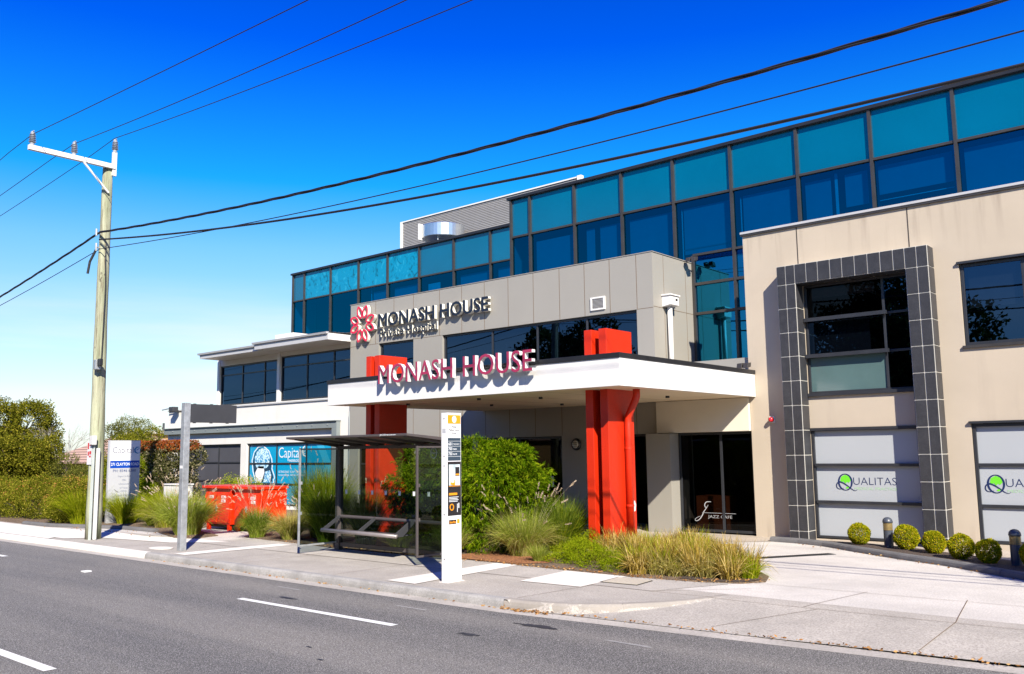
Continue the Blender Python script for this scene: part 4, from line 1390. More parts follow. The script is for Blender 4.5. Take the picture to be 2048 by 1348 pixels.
for xa, xb, yy, za, zb in ((-31.9, -27.6, 18.42, 5.74, 5.92), (-27.9, -23.66, 18.26, 5.76, 5.98)):
    mb = MB()
    mb.box(xa, xb, yy, 20.5, za, zb)
    ro = mb.build("roof", "white", cb)
    mb = MB()
    mb.ext([(yy - .09, zb + .035), (yy - .07, zb - .03), (yy + .02, zb - .03), (yy + .03, zb + .04)], 'R', xa - .1, xb)
    mb.box(xa - .03, xb, yy - .012, yy - .002, za - .0, zb - .035)
    mb.build("gutter", "roofmetal", ro)
    mb = MB()
    mb.quad((xa, yy + .02, zb + .03), (xb, yy + .02, zb + .03), (xb, 24, zb + .28), (xa, 24, zb + .28))
    mb.build("roof_sheet", "roofmetal", ro)
mb = MB()
mb.box(-36.0, -24.38, 19.22, 19.38, 2.87, 3.10)
mb.box(-24.64, -24.38, 19.22, 19.38, .0, 2.869)
mb.box(-36.0, -24.36, 19.16, 19.39, 3.10, 3.125)
mb.build("steel_beam", "steelgrey", cb)
mb = MB()
for i in range(13):
    x = -35.3 + i * .87
    mb.lathe([(.018, 0), (.018, -.03), (0, -.03)], (x, 19.22, 2.99), 8, ax='Y')
mb.build("bolt", "galv", cb)
window(cb, -35.28, -30.46, .13, 2.40, 19.48, (-33.92, -32.13), (.97, 1.69), "darkblind", .06)
ws = window(cb, -30.04, -24.67, .13, 2.40, 19.48, (-28.21, -26.41), (.90, 1.65), "blue", .06, name="sign_window")
yf = 19.508
# printed scan of a head in profile
mb = MB()
hd = [(-29.55, .93), (-29.75, 1.35), (-29.83, 1.75), (-29.70, 2.08), (-29.42, 2.28), (-29.10, 2.30), (-28.75, 2.12), (-28.55, 1.82), (-28.50, 1.55), (-28.52, 1.45), (-28.38, 1.22), (-28.34, 1.12), (-28.42, 1.05), (-28.40, .98), (-28.44, .93)]
ribbon(hd, .045, 'F', yf, mb=mb)
mb.build("scan_outline", "film_white", ws)
inner = [(-29.2 + (p[0] + 29.2) * .90, 1.45 + (p[1] - 1.45) * .93) for p in hd]
MB().ext([p for p in inner], 'F', yf + .0015, yf + .003).build("scan_field", "darkblue", ws)
br = [(-29.15 + .50 * math.cos(i * .2618) * (1.0 if math.cos(i * .2618) < 0 else .95), 1.80 + .42 * math.sin(i * .2618)) for i in range(24)]
br = [p if p[1] > 1.5 else (p[0], 1.50 + (p[1] - 1.5) * .3) for p in br]
MB().ext(br, 'F', yf - .002, yf).build("scan_brain", "scan", ws)
MB().ext([(-29.4, 1.55), (-29.05, 1.55), (-29.0, 1.3), (-29.2, .94), (-29.5, .94), (-29.6, 1.3)], 'F', yf - .002, yf).build("scan_neck", "film_white", ws)
MB().ext([(-28.95, 1.35), (-28.65, 1.4), (-28.55, 1.2), (-28.62, .96), (-29.05, .96)], 'F', yf - .002, yf).build("scan_face", "scan", ws)
MB().ext([(-25.9, 2.38), (-25.5, 2.38), (-24.95, 1.55), (-25.3, .93), (-25.8, .93), (-25.35, 1.55)], 'F', yf, yf + .002).build("chevron_print", "blue2", ws)
text("lettering", "Capital", 'F', -28.10, -26.78, 1.74, 2.24, yf, "film_white", ws, bold=-.005)
text("lettering", "RADIOLOGY", 'F', -27.45, -26.80, 1.71, 1.80, yf - .002, "film_white", ws, bold=.02)
mb = MB()
ribbon([(-26.5, 2.30), (-26.62, 2.2), (-26.66, 2.08), (-26.6, 1.95), (-26.47, 1.9)], [.02, .07, .09, .07, .03], 'F', yf, mb=mb)
ribbon([(-26.5, 2.10), (-26.57, 2.08), (-26.6, 2.02), (-26.5, 2.0)], [.02, .03, .03, .02], 'F', yf, mb=mb)
mb.build("emblem", "film_white", ws)
text("lettering", "ULTRASOUND  X-RAY  DENTAL  CT", 'F', -28.10, -26.48, 1.31, 1.39, yf, "film_white", ws)
text("lettering", "NUCLEAR MEDICINE · MAMMOGRAPHY · CARDIAC", 'F', -28.10, -26.48, 1.20, 1.26, yf, "film_white", ws)
text("lettering", "APPOINTMENTS", 'F', -25.78, -25.30, 1.30, 1.345, yf, "film_white", ws)
text("lettering", "9544 0029", 'F', -25.72, -25.32, 1.22, 1.265, yf, "film_white", ws)
mb = MB()
for q in (0, .07):
    ribbon([(-25.25 + q, 1.36), (-25.19 + q, 1.285), (-25.25 + q, 1.21)], .016, 'F', yf, mb=mb)
mb.build("arrow_print", "film_white", ws)
bx = MB().box(-31.4, -30.17, 21.5, 22.5, 5.9, 6.92).build("rooftop_box", "white")
tag(bx, "plain white plant box on the clinic roof beside the blue glass", "plant box")

# ---- entrance canopy and columns
cp = thing("entrance_canopy", "white flat entrance canopy with black edge carried on pairs of red blade columns", "canopy", (-13.3, 13.6, 0))
CX0, CX1, CY0, CY1 = -17.6, -9.05, 13.6, 19.19
mb = MB()
mb.box(CX0, CX1, CY0, CY0 + .08, 3.16, 3.685)
mb.box(CX1 - .08, CX1, CY0 + .081, CY1 - .001, 3.16, 3.685)
mb.box(CX0, CX0 + .08, CY0 + .081, CY1, 3.16, 3.685)
mb.build("fascia", "white", cp, bevel=.006)
MB().box(CX0 + .081, CX1 - .081, CY0 + .081, CY1, 3.164, 3.22).build("ceiling", "ceil", cp)
mb = MB()
for x in (-15.6, -13.5, -11.9, -11.3):
    mb.box(x - .003, x + .003, CY0 - .0015, CY0 + .002, 3.17, 3.68)
mb.build("fascia_joint", "signgrey", cp)
mb = MB()
for x in (-16.3, -15.0, -13.7, -12.4, -11.1):
    mb.box(x - .004, x + .004, CY0 + .1, CY1 - .1, 3.1625, 3.1645)
mb.build("ceiling_joint", "joint", cp)
mb = MB()
mb.box(CX0 - .02, CX1 + .02, CY0 - .025, CY0 + .12, 3.686, 3.775)
mb.box(CX1 - .12, CX1 + .02, CY0 + .12, CY1, 3.686, 3.775)
mb.box(CX0 - .02, CX0 + .12, CY0 + .12, CY1, 3.686, 3.775)
mb.build("roof_edge", "black", cp, bevel=.005)
MB().box(CX0 + .12, CX1 - .12, CY0 + .12, CY1, 3.66, 3.70).build("roof_deck", "roofmetal", cp)
mb = MB()
for x, y in ((-15.8, 14.6), (-13.3, 14.4), (-14.9, 16.6), (-12.2, 15.2), (-11.0, 15.9), (-10.2, 17.2), (-13.6, 17.8)):
    mb.lathe([(.0, .0), (.045, 0), (.045, .05), (0, .05)], (x, y, 3.118), 12)
mb.build("downlight", "black", cp)
for xa in (-9.92, -10.27, -16.56, -16.88):
    MB().box(xa, xa + .18, 14.2, 15.1, 0.0, 4.35).build("column_blade", "red", cp, bevel=.008)
mb = MB()
mb.box(-10.10, -9.91, 14.55, 14.75, 0, 4.2)
mb.build("column_spacer", "red", cp)
MB().box(-16.71, -16.55, 14.55, 14.75, 0, 4.2).build("column_spacer", "red", cp)
mb = MB()
mb.tube([(-9.42, 14.72, 3.18), (-9.42, 14.72, 3.02), (-9.45, 14.72, 2.95), (-9.60, 14.75, 2.72), (-9.66, 14.76, 2.62), (-9.66, 14.76, 2.5), (-9.66, 14.76, .0)], .072, 18)
dp = mb.build("downpipe", "red", cp, smooth=True)
mb = MB()
for z in (.9, 2.0):
    mb.lathe([(.075, 0), (.079, .005), (.079, .035), (.075, .04)], (-9.66, 14.76, z), 18)
mb.build("pipe_clip", "red", dp)
MB().ext([(14.98, .78), (15.06, .80), (15.08, .92), (15.04, 1.0), (14.98, .98), (14.95, .88)], 'R', -9.741, -9.737).build("paint_scuff", "signwhite", cp)

# ---- signs on the buildings
sg = thing("hospital_sign", "navy raised MONASH HOUSE Private Hospital lettering with a red petal emblem on grey panels", "wall sign", (-20, 19.2, 5.7))
text("letter_returns", "MONASH HOUSE", 'F', -22.03, -17.19, 6.08, 6.50, 19.04, "letterside", sg, depth=.11, fat=.016)
text("lettering", "MONASH HOUSE", 'F', -22.03, -17.19, 6.08, 6.50, 19.034, "navy", sg, fat=.019)
text("letter_returns", "Private Hospital", 'F', -22.02, -19.37, 5.67, 6.00, 19.09, "letterside", sg, depth=.06)
text("lettering", "Private Hospital", 'F', -22.02, -19.37, 5.67, 6.00, 19.084, "navy", sg, fat=.007)
fc, fr_ = MB(), MB()
cx, cz = -22.85, 6.27
for k in range(4):
    for s in (-1, 1):
        th = math.pi / 2 * k + math.pi / 2 + s * .36
        ax = Vector((math.cos(th), math.sin(th)))
        pe = Vector((-ax.y, ax.x))
        pts = []
        L0, L1_, Wd = .20, .60, .125
        m = 12
        base = Vector((cx, cz)) + Vector((math.cos(math.pi / 2 * k + math.pi / 2), math.sin(math.pi / 2 * k + math.pi / 2))) * .02
        for i in range(m + 1):
            t = i / m
            pts.append(base + ax * (L0 + (L1_ - L0) * t) + pe * Wd * math.sin(math.pi * t) ** .75 * (1 - .25 * t))
        for i in range(m - 1, 0, -1):
            t = i / m
            pts.append(base + ax * (L0 + (L1_ - L0) * t) - pe * Wd * math.sin(math.pi * t) ** .75 * (1 - .25 * t))
        ribbon(pts, .060, 'F', 19.04, th=.12, mb=fr_, closed=True)
        ribbon(pts, .066, 'F', 19.033, th=.005, mb=fc, closed=True)
fr_.build("emblem_returns", "letterside", sg)
fc.build("emblem", "crimson", sg)
sg = thing("canopy_sign", "faded crimson MONASH HOUSE letters with white sides standing along the canopy edge", "sign", (-13.2, 13.5, 3.57))
for a, b, x0, x1 in (("MONASH", 0, -15.50, -13.13), ("HOUSE", 0, -12.82, -10.95)):
    text("letter_returns", a, 'F', x0, x1, 3.55, 3.98, 13.40, "white", sg, depth=.10)
    text("lettering", a, 'F', x0, x1, 3.55, 3.98, 13.393, "magenta", sg, fat=.002)
MB().box(-15.5, -10.95, 13.52, 13.57, 3.70, 3.72).build("mounting_rail", "black", sg)

# ================================================================== STREET THINGS
# ---- power pole
pp = thing("power_pole", "weathered greenish timber power pole with a steel crossarm on the kerbside", "power pole", (-22.2, 10.12, 0))
pts, rs = [], []
for i in range(15):
    z = 9.35 * i / 14
    pts.append((-22.22 + .012 * z + .02 * math.sin(z * .9), 10.12 - .012 * z, z))
    rs.append(.185 - .0072 * z + .004 * math.sin(z * 3.1))
MB().tube(pts, rs, 22).build("shaft", "wood", pp, smooth=True)
mb = MB()
mb.box(-22.0, -21.9, 8.04, 10.12, 9.27, 9.39)
ca = mb.build("crossarm", "white", pp, bevel=.006)
MB().tube([(-21.93, 9.33, 9.27), (-21.93, 9.98, 8.62)], .028, 8).build("brace", "white", pp)
mb = MB()
mb.box(-22.0, -21.93, 10.06, 10.16, 9.1, 9.72)
mb.build("top_bracket", "white", pp)
def insulator(x, y, z):
    prof = [(.045, 0), (.05, .06)]
    for i in range(5):
        h = .07 + i * .045
        prof += [(.045, h), (.085 - i * .003, h + .012), (.045, h + .032)]
    prof += [(.05, .31), (.03, .34)]
    o = MB().lathe(prof, (x, y, z), 16).build("insulator", "porcelain", pp)
    MB().box(x - .06, x + .06, y - .015, y + .015, z + .335, z + .355).build("wire_clamp", "galv", o)
insulator(-21.95, 8.12, 9.39)
insulator(-21.95, 9.10, 9.39)
insulator(-21.96, 10.11, 9.72)
mb = MB()
mb.tube([(-22.1, 9.95, 7.55), (-22.1, 9.80, 7.6)], .02, 8)
mb.tube([(-22.1, 9.80, 7.5), (-22.1, 9.80, 7.68)], .028, 8)
mb.tube([(-22.1, 9.98, 7.2), (-22.12, 9.82, 7.22)], .02, 8)
mb.tube([(-22.12, 9.82, 7.12), (-22.12, 9.82, 7.32)], .028, 8)
mb.build("cable_bracket", "galv", pp)
mb = MB()
mb.tube([(-22.12, 9.82, 7.15), (-22.25, 9.74, 6.85), (-22.3, 9.72, 6.55)], .03, 8)
mb.tube([(-21.98, 10.0, 7.3), (-21.93, 9.98, 6.9), (-21.95, 10.02, 6.2), (-21.98, 10.02, 4.3)], .012, 6)
mb.build("dropper_cable", "cable", pp)
MB().box(-22.0, -21.86, 9.83, 9.96, 4.12, 4.36).build("junction_box", "galv", pp, bevel=.01)
MB().box(-21.86, -21.74, 9.86, 9.96, 4.2, 4.38).build("sensor_head", "black", pp, bevel=.02)
MB().box(-22.03, -21.87, 9.84, 9.95, 2.28, 2.50).build("meter_box", "pvc", pp, bevel=.01)
mb = MB()
mb.tube([(-22.02, 9.93, 2.3), (-22.02, 9.93, 0)], .02, 8)
mb.tube([(-21.97, 9.94, 2.3), (-21.97, 9.94, 0)], .022, 8)
mb.build("conduit", "conduit", pp)
MB().box(-21.97, -21.89, 9.98, 10.06, 0, 2.2).build("cable_guard", "pvc", pp, bevel=.02)
ps_ = thing("parking_sign", "narrow red and white parking sign strapped to the timber pole", "sign", (-22.15, 9.91, 1.8))
d1 = MB()
d1.box(-22.27, -22.04, 9.908, 9.914, 1.80, 2.37)
d1.build("plate", "signwhite", ps_)
mb = MB()
def onp(u, z, k=.004):
    return (-22.27 + .23 * u, 9.908 - k, z)
for (ua, ub, za, zb) in ((.5, .9, 2.26, 2.33), (.1, .4, 2.18, 2.33), (.15, .45, 2.02, 2.12), (.55, .95, 2.05, 2.13), (.5, .9, 1.98, 2.02)):
    mb.quad(onp(ua, za), onp(ub, za), onp(ub, zb), onp(ua, zb))
mb.build("sign_print", "redsign", ps_)

# ---- overhead wires
def para(c, x):
    return c[0] * x * x + c[1] * x + c[2]
def wire(y0, cR, xr0, y1, cL, r, label, twist=0, split=-22.0):
    pts = []
    if cL is not None:
        for i in range(30):
            x = -64 + (split + 64) * i / 30
            pts.append((x, y0, cL(x)))
    for i in range(91):
        x = split + (22.5 - split) * i / 90
        y = y0 + (y1 - y0) * (x - split) / (22.5 - split)
        pts.append((x, y, para(cR, x)))
    mb = MB()
    if twist:
        mb2 = MB()
        fine = []
        for i in range(len(pts) - 1):
            for k in range(4):
                a, b = Vector(pts[i]), Vector(pts[i + 1])
                fine.append(a.lerp(b, k / 4))
        for ph in (0, 2.1, 4.2):
            P = [(p.x, p.y + twist * math.cos(p.x * 2.6 + ph), p.z + twist * math.sin(p.x * 2.6 + ph)) for p in fine]
            mb.tube(P, r, 6)
    else:
        mb.tube(pts, r, 6)
    o = mb.build("overhead_cable", "cable", org=(split, y0, para(cR, split)))
    return tag(o, label, "cable", "overhead cables slung from the timber pole")
def lin(pa, pb, c2):
    def f(x):
        t = (x - pa[0]) / (pb[0] - pa[0])
        return pa[1] + (pb[1] - pa[1]) * t + c2 * (x - pa[0]) * (x - pb[0])
    return f
wire(9.84, (2.46391e-3, 6.0225e-3, 6.5243), 0, 9.84, lin((-22, 7.58), (-28.5, 6.70), 2.2e-3), .0145, "thick twisted black cable crossing the sky just above the other low cables", twist=.0155)
wire(9.84, (3.05e-3, -6.969e-3, 5.7664), 0, 9.84, None, .021, "thick smooth black cable running just above the teal glass roofline")
wire(9.86, (2.1186e-3, 4.13e-4, 6.1406), 0, 9.86, lin((-22, 7.16), (-28.5, 6.45), 2.2e-3), .0095, "thin cable strung between the two thick low cables")
wire(8.12, (4.0e-4, -2.879e-2, 8.8388), 0, 8.12, lin((-22, 9.72), (-23.6, 9.52), 1.5e-3), .0085, "bare wire from the outer end of the crossarm, topmost in the sky")
wire(9.10, (1.9228e-3, 1.6826e-2, 9.13), 0, 9.10, lin((-22, 9.72), (-27, 9.28), 1.5e-3), .0085, "bare wire from the middle insulator of the crossarm")
wire(10.11, (1.7258e-3, -3.7335e-3, 9.1888), 0, 10.11, lin((-22, 10.08), (-29.6, 9.44), 1.5e-3), .0085, "bare wire from the insulator on top of the timber pole")

# ---- flag sign on a galvanised post
fs = thing("flag_sign", "blank charcoal flag sign on a galvanised post by the kerb", "sign", (-17.82, 9.98, 0))
MB().box(-17.90, -17.76, 9.93, 10.07, 0, 3.12).build("post", "galv", fs, bevel=.006)
MB().box(-17.85, -17.81, 10.075, 11.22, 2.70, 3.10).build("sign_panel", "charcoal", fs, bevel=.004)
mb = MB()
for y in (10.2, 10.6, 11.0):
    mb.box(-17.845, -17.815, y - .03, y + .03, 2.685, 2.70)
    mb.box(-17.845, -17.815, y - .03, y + .03, 3.10, 3.112)
mb.build("clip", "charcoal", fs)
MB().box(-17.885, -17.775, 9.927, 9.93, 1.72, 1.78).build("sticker", "signwhite", fs)

# ---- bus shelter
bs = thing("bus_shelter", "brown metal bus shelter with glass walls and a thin cantilevered roof", "bus shelter", (-13.3, 12, 0))
mb = MB()
mb.box(-15.15, -15.02, 11.93, 12.05, 0, 2.2)
mb.build("post", "shelter", bs, bevel=.01)
MB().box(-11.79, -11.70, 11.94, 12.04, 0, 2.15).build("post", "shelter", bs, bevel=.01)
mb = MB()
mb.ext([(10.80, 2.295), (10.80, 2.335), (12.12, 2.24), (12.12, 2.17)], 'R', -15.32, -11.72)
rf = mb.build("roof", "shelter", bs, bevel=.004)
mb = MB()
for i in range(6):
    x = -15.1 + i * .65
    mb.ext([(10.86, 2.27), (10.86, 2.292), (12.1, 2.17), (12.1, 2.10)], 'R', x - .015, x + .015)
mb.box(-15.08, -11.75, 11.92, 12.06, 2.08, 2.15)
mb.build("rib", "shelter", rf)
text("lettering", "JCDecaux", 'F', -12.45, -12.0, 2.300, 2.333, 10.797, "film_white", rf, bold=.015)
mb = MB()
mb.quad((-15.02, 11.99, .16), (-11.78, 11.99, .16), (-11.78, 11.99, 2.08), (-15.02, 11.99, 2.08))
mb.build("rear_glass", "bglass", bs)
mb = MB()
mb.box(-15.02, -11.78, 11.96, 12.02, .08, .16)
mb.tube([(-15.02, 11.93, .70), (-11.78, 11.93, .68)], .035, 10)
mb.build("rail", "shelter", bs)
MB().quad((-15.085, 11.0, .18), (-15.085, 11.93, .18), (-15.085, 11.93, 2.08), (-15.085, 11.0, 2.08)).build("side_glass", "bglass", bs)
MB().quad((-11.72, 11.07, .18), (-11.72, 11.94, .18), (-11.72, 11.94, 2.08), (-11.72, 11.07, 2.08)).build("side_glass", "bglass", bs)
for x, y in ((-15.085, 10.98), (-11.72, 11.05)):
    mb = MB()
    mb.box(x - .018, x + .018, y - .018, y + .018, .15, 2.11)
    mb.box(x - .014, x + .014, y + .018, 11.94, .15, .185)
    mb.box(x - .014, x + .014, y + .018, 11.94, 2.075, 2.105)
    mb.box(x - .012, x + .03, y + .018, y + .05, .78, .84)
    mb.box(x - .012, x + .03, y + .018, y + .05, 1.38, 1.44)
    mb.build("side_frame", "galv" if x < -14 else "shelter", bs, bevel=.003)
mb = MB()
for i in range(8):
    x = -14.85 + i * .41
    mb.box(x - .03, x + .03, 11.983, 11.987, 1.16, 1.22)
    mb.box(x - .03, x - .008, 11.983, 11.987, 1.22, 1.245)
    mb.box(x + .008, x + .03, 11.983, 11.987, 1.22, 1.245)
mb.build("safety_marker", "film_white", bs)
ribbon([(-12.25 + .08 * math.cos(i * .3927), 1.98 + .1 * math.sin(i * .3927)) for i in range(16)], .018, 'F', 11.98, mb=(q := MB()), closed=True)
q.box(-12.3, -12.2, 11.98, 11.984, 1.97, 1.99)
q.build("no_smoking_sticker", "film_white", bs)
sb = thing("shelter_bench", "slim metal perch bench hung along the back of the bus shelter", "bench", (-13.8, 11.6, .45))
MB().tube([(-14.92, 11.42, .46), (-12.66, 11.42, .44)], .038, 12).build("seat_tube", "seatgrey", sb, smooth=True)
MB().box(-14.85, -12.72, 11.46, 11.86, .425, .445).build("seat", "charcoal", sb)
for x in (-14.9, -13.8, -12.69):
    MB().ext([(11.38, .42), (11.40, .49), (11.82, .73), (11.88, .71), (11.88, .64), (11.6, .42)] if x > -13 else [(11.38, .43), (11.40, .48), (11.84, .73), (11.88, .70), (11.86, .66), (11.46, .42)], 'R', x - .008, x + .008).build("bracket", "charcoal", sb, bevel=.003)

# ---- timetable pylon
ty = thing("timetable_pylon", "tall white bus stop pylon with an orange cap panel and route list", "timetable", (-9.95, 10.1, 0))
MB().box(-10.03, -9.90, 9.975, 10.29, 0, 2.61).build("casing", "signwhite", ty, bevel=.006)
MB().box(-10.06, -9.87, 9.945, 10.32, 0, .008).build("footing", "newconc", ty)
xx = -9.897
def pan(name, ya, yb, za, zb, mat, parent=ty, k=0.0):
    return MB().box(-9.90, xx + k, ya, yb, za, zb).build(name, mat, parent)
pan("stop_panel", 9.99, 10.275, 2.44, 2.575, "orange")
mb = MB()
mb.ext([(10.133 + .048 * math.cos(i * .349), 2.508 + .055 * math.sin(i * .349)) for i in range(18)], 'R', xx, xx + .002)
mb.build("stop_emblem", "film_white", ty)
for s, z in (("Monash", 2.375), ("Medical Centre", 2.325), ("Street", 2.275)):
    wl = {"Monash": .055, "Medical Centre": .115, "Street": .045}[s]
    text("lettering", s, 'R', 10.133 - wl, 10.133 + wl, z, z + .034, xx + .001, "navy", ty)
rp_ = pan("route_panel", 9.99, 10.275, 1.86, 2.215, "slate")
for s, e_, z in (("631", "Waverley Gardens SC", 2.10), ("703", "Blackburn", 2.025), ("733", "Box Hill", 1.945)):
    text("lettering", s, 'R', 10.0, 10.085, z, z + .045, xx + .002, "film_white", rp_, bold=.02)
    text("lettering", e_, 'R', 10.11, 10.25 if len(e_) > 9 else 10.19, z + .005, z + .03, xx + .002, "film_white", rp_, bold=.02)
mb = MB()
for z in (2.165, 2.085, 2.005, 1.925):
    mb.box(xx, xx + .0015, 9.99, 10.275, z - .002, z + .002)
mb.build("divider", "film_white", rp_)
pc = pan("poster_case", 9.985, 10.28, 1.01, 1.845, "poster")
mb = MB()
mb.box(xx, xx + .003, 10.01, 10.255, 1.47, 1.80)
mb.build("poster", "skin", pc)
mb = MB()
mb.box(xx + .003, xx + .005, 10.15, 10.24, 1.62, 1.76)
mb.box(xx, xx + .004, 10.0, 10.265, 1.43, 1.475)
mb.build("poster_block", "poster", pc)
mb = MB()
mb.ext([(10.04, 1.49), (10.14, 1.47), (10.15, 1.54), (10.1, 1.6), (10.05, 1.56)], 'R', xx + .003, xx + .006)
mb.box(xx + .004, xx + .006, 10.155, 10.235, 1.63, 1.655)
mb.box(xx + .004, xx + .006, 10.005, 10.26, 1.46, 1.468)
mb.box(xx, xx + .004, 10.01, 10.19, 1.325, 1.36)
mb.build("poster_accent", "orange", pc)
mb = MB()
mb.box(xx + .004, xx + .007, 10.06, 10.12, 1.52, 1.69)
for i in range(4):
    mb.box(xx, xx + .003, 10.01, 10.22 - .02 * (i % 2), 1.29 - i * .022, 1.298 - i * .022)
mb.box(xx, xx + .003, 10.19, 10.2, 1.06, 1.19)
mb.box(xx, xx + .003, 10.22, 10.235, 1.12, 1.2)
mb.build("poster_text", "film_white", pc)
ribbon([(10.07 + .04 * math.cos(i * .3927), 1.14 + .045 * math.sin(i * .3927)) for i in range(16)], .016, 'R', xx + .004, mb=(q := MB()), closed=True)
q.build("poster_ring", "orange", pc)
pan("sticker", 10.01, 10.17, .88, .945, "poster")
text("lettering", "SmartBus", 'R', 10.02, 10.16, .892, .93, xx + .002, "orange", ty, bold=.03)
pan("sticker", 10.19, 10.245, .885, .95, "orange")
mb = MB()
for z in (2.52, 1.93, 1.78, 1.03, .35):
    mb.lathe([(.008, 0), (.008, -.004), (0, -.004)], (-9.965, 9.975, z), 8, ax='Y')
mb.build("screw", "charcoal", ty)
mb = MB()
mb.box(-10.0, -9.93, 9.972, 9.975, 2.30, 2.36)
mb.build("braille_plate", "signgrey", ty)

# ---- clinic pylon sign
cs = thing("clinic_sign", "tall white and blue 271 CLAYTON ROAD sign with a Capital logo, behind the pole", "sign", (-26.75, 13.0, 0))
MB().box(-26.82, -26.70, 12.54, 13.50, .0, 2.47).build("panel", "signgrey", cs, bevel=.006)
xs_ = -26.699
MB().box(-26.70, xs_ + .002, 12.58, 13.48, 1.86, 2.45).build("white_panel", "signwhite", cs)
MB().box(-26.70, xs_ + .002, 12.58, 13.48, 1.64, 1.86 - .002).build("blue_band", "signblue", cs)
text("lettering", "Capital", 'R', 12.64, 13.28, 2.03, 2.27, xs_ + .004, "logonavy", cs, bold=-.014)
mb = MB()
ribbon([(13.46, 2.27), (13.38, 2.26), (13.32, 2.2), (13.33, 2.12), (13.40, 2.08), (13.47, 2.09)], [.01, .04, .05, .05, .03, .01], 'R', xs_ + .006, mb=mb)
ribbon([(13.47, 2.24), (13.42, 2.2), (13.36, 2.17)], [.01, .03, .01], 'R', xs_ + .006, mb=mb)
mb.build("emblem", "logoblue", cs)
text("lettering", "271 CLAYTON ROAD", 'R', 12.60, 13.46, 1.71, 1.80, xs_ + .004, "film_white", cs, bold=.02)
text("lettering", "PH: 8546 6288", 'R', 12.67, 13.38, 1.52, 1.60, xs_ + .002, "greyblue", cs, bold=.01)
for s, z, hw in (("Digital X-Ray", 1.36, .19), ("MRI", 1.25, .06), ("Ultrasound", 1.14, .16), ("CT Scan", 1.02, .12), ("OPG", .92, .09), ("Nuclear Medicine", .80, .27), ("Mammography", .68, .22)):
    text("lettering", s, 'R', 13.02 - hw, 13.02 + hw, z, z + .05, xs_ + .002, "greyblue", cs, bold=-.01)

# ---- white cabinet
cbn = thing("service_cabinet", "plain white metal service cabinet among the left garden plants", "cabinet", (-26.7, 14.5, 0))
MB().box(-26.7, -25.75, 14.3, 14.75, 0, 1.08).build("body", "white", cbn, bevel=.012)
MB().box(-26.73, -25.72, 14.27, 14.78, 1.081, 1.12).build("lid", "white", cbn, bevel=.01)
MB().box(-26.24, -26.22, 14.293, 14.299, .06, 1.0).build("door_gap", "signgrey", cbn)

# ---- red recycling bin
rb = thing("red_skip", "big red steel skip, twin cupboards with double doors and white stickers, beside the grasses", "skip bin", (-21, 13.9, 0))
yF = 13.25
for xa, xb in ((-22.45, -21.19), (-21.02, -19.80)):
    MB().box(xa, xb, yF, 14.02, .16, 1.10).build("body", "binred", rb, bevel=.012)
    MB().box(xa - .06, xb + .03, yF - .08, 14.05, 1.101, 1.175).build("lid", "binred", rb, bevel=.01)
mb = MB()
mb.box(-21.185, -21.025, yF + .10, 13.95, .16, 1.12)
mb.build("gusset", "binred", rb)
for a, b in ((-22.39, -21.83), (-21.81, -21.24), (-20.96, -20.42), (-20.40, -19.85)):
    dd = MB().box(a, b, yF - .022, yF - .001, .20, .98).build("door", "binred", rb, bevel=.004)
    mb = MB()
    for z in (.32, .84):
        mb.tube([((a if a in (-22.39, -20.96) else b), yF - .03, z), ((a if a in (-22.39, -20.96) else b), yF - .03, z + .08)], .014, 8)
    mb.build("hinge", "binred", dd)
    if a in (-22.39, -20.96):
        mb = MB()
        mb.box(b - .06, b + .05, yF - .05, yF - .0225, .58, .61)
        mb.box(b - .02, b + .01, yF - .05, yF - .0225, .50, .66)
        mb.build("handle", "galv", dd)
for x, z in ((-22.2, .84), (-21.62, .84), (-21.62, .74), (-20.25, .84), (-20.23, .74)):
    st = MB().box(x, x + .2, yF - .0255, yF - .0225, z, z + .075).build("sticker", "signwhite", rb)
    mb = MB()
    for k in range(2):
        mb.box(x + .02, x + .17 - .03 * k, yF - .027, yF - .0256, z + .015 + k * .028, z + .030 + k * .028)
    mb.build("sticker_print", "redsign", st)
for x in (-22.3, -21.3, -20.9, -19.95):
    for y in (yF + .04, 13.9):
        MB().box(x - .05, x + .05, y - .04, y + .04, 0, .16).build("foot", "binred", rb)
MB().box(-22.3, -19.9, yF + .12, 13.9, .07, .155).build("underframe", "black", rb)

# ---- bollard lights and clipped bushes
def bollard(x, y, label):
    t = thing("bollard_light", label, "bollard light", (x, y, .06), "bollard lights in the mulch bed")
    MB().lathe([(.085, 0), (.085, .33)], (x, y, .06), 20).build("post", "bollard", t, smooth=False)
    prof = []
    for i in range(7):
        prof += [(.082, .331 + i * .02), (.092, .336 + i * .02), (.082, .345 + i * .02)]
    MB().lathe(prof, (x, y, .06), 20).build("louvre_lens", "brass", t)
    MB().lathe([(.094, .472), (.094, .495), (.085, .53), (.062, .56), (.03, .575), (0, .58)], (x, y, .06), 20).build("dome_cap", "bollard", t, smooth=True)
bollard(-5.88, 17.95, "slate bollard light with brass louvres between two clipped bushes before the frosted window")
bollard(-3.39, 16.42, "darker bollard light with brass louvres at the right edge of the bed")
def ball(x, y, r, label, seed, mat="ballleaf"):
    t = thing("clipped_bush", label, "bush", (x, y, .06), "clipped ball bushes in the mulch bed")
    MB().tube([(x, y, .05), (x, y, .06 + r)], .018, 6).build("stem", "trunk", t)
    foliage("foliage", [(x, y, .06 + r * 1.0, r * .95, r * .95, r * .97)], 6000, .022, .017, mat, t, seed, rough=.035, jit=1.1, inner=.72, zmin=.075)
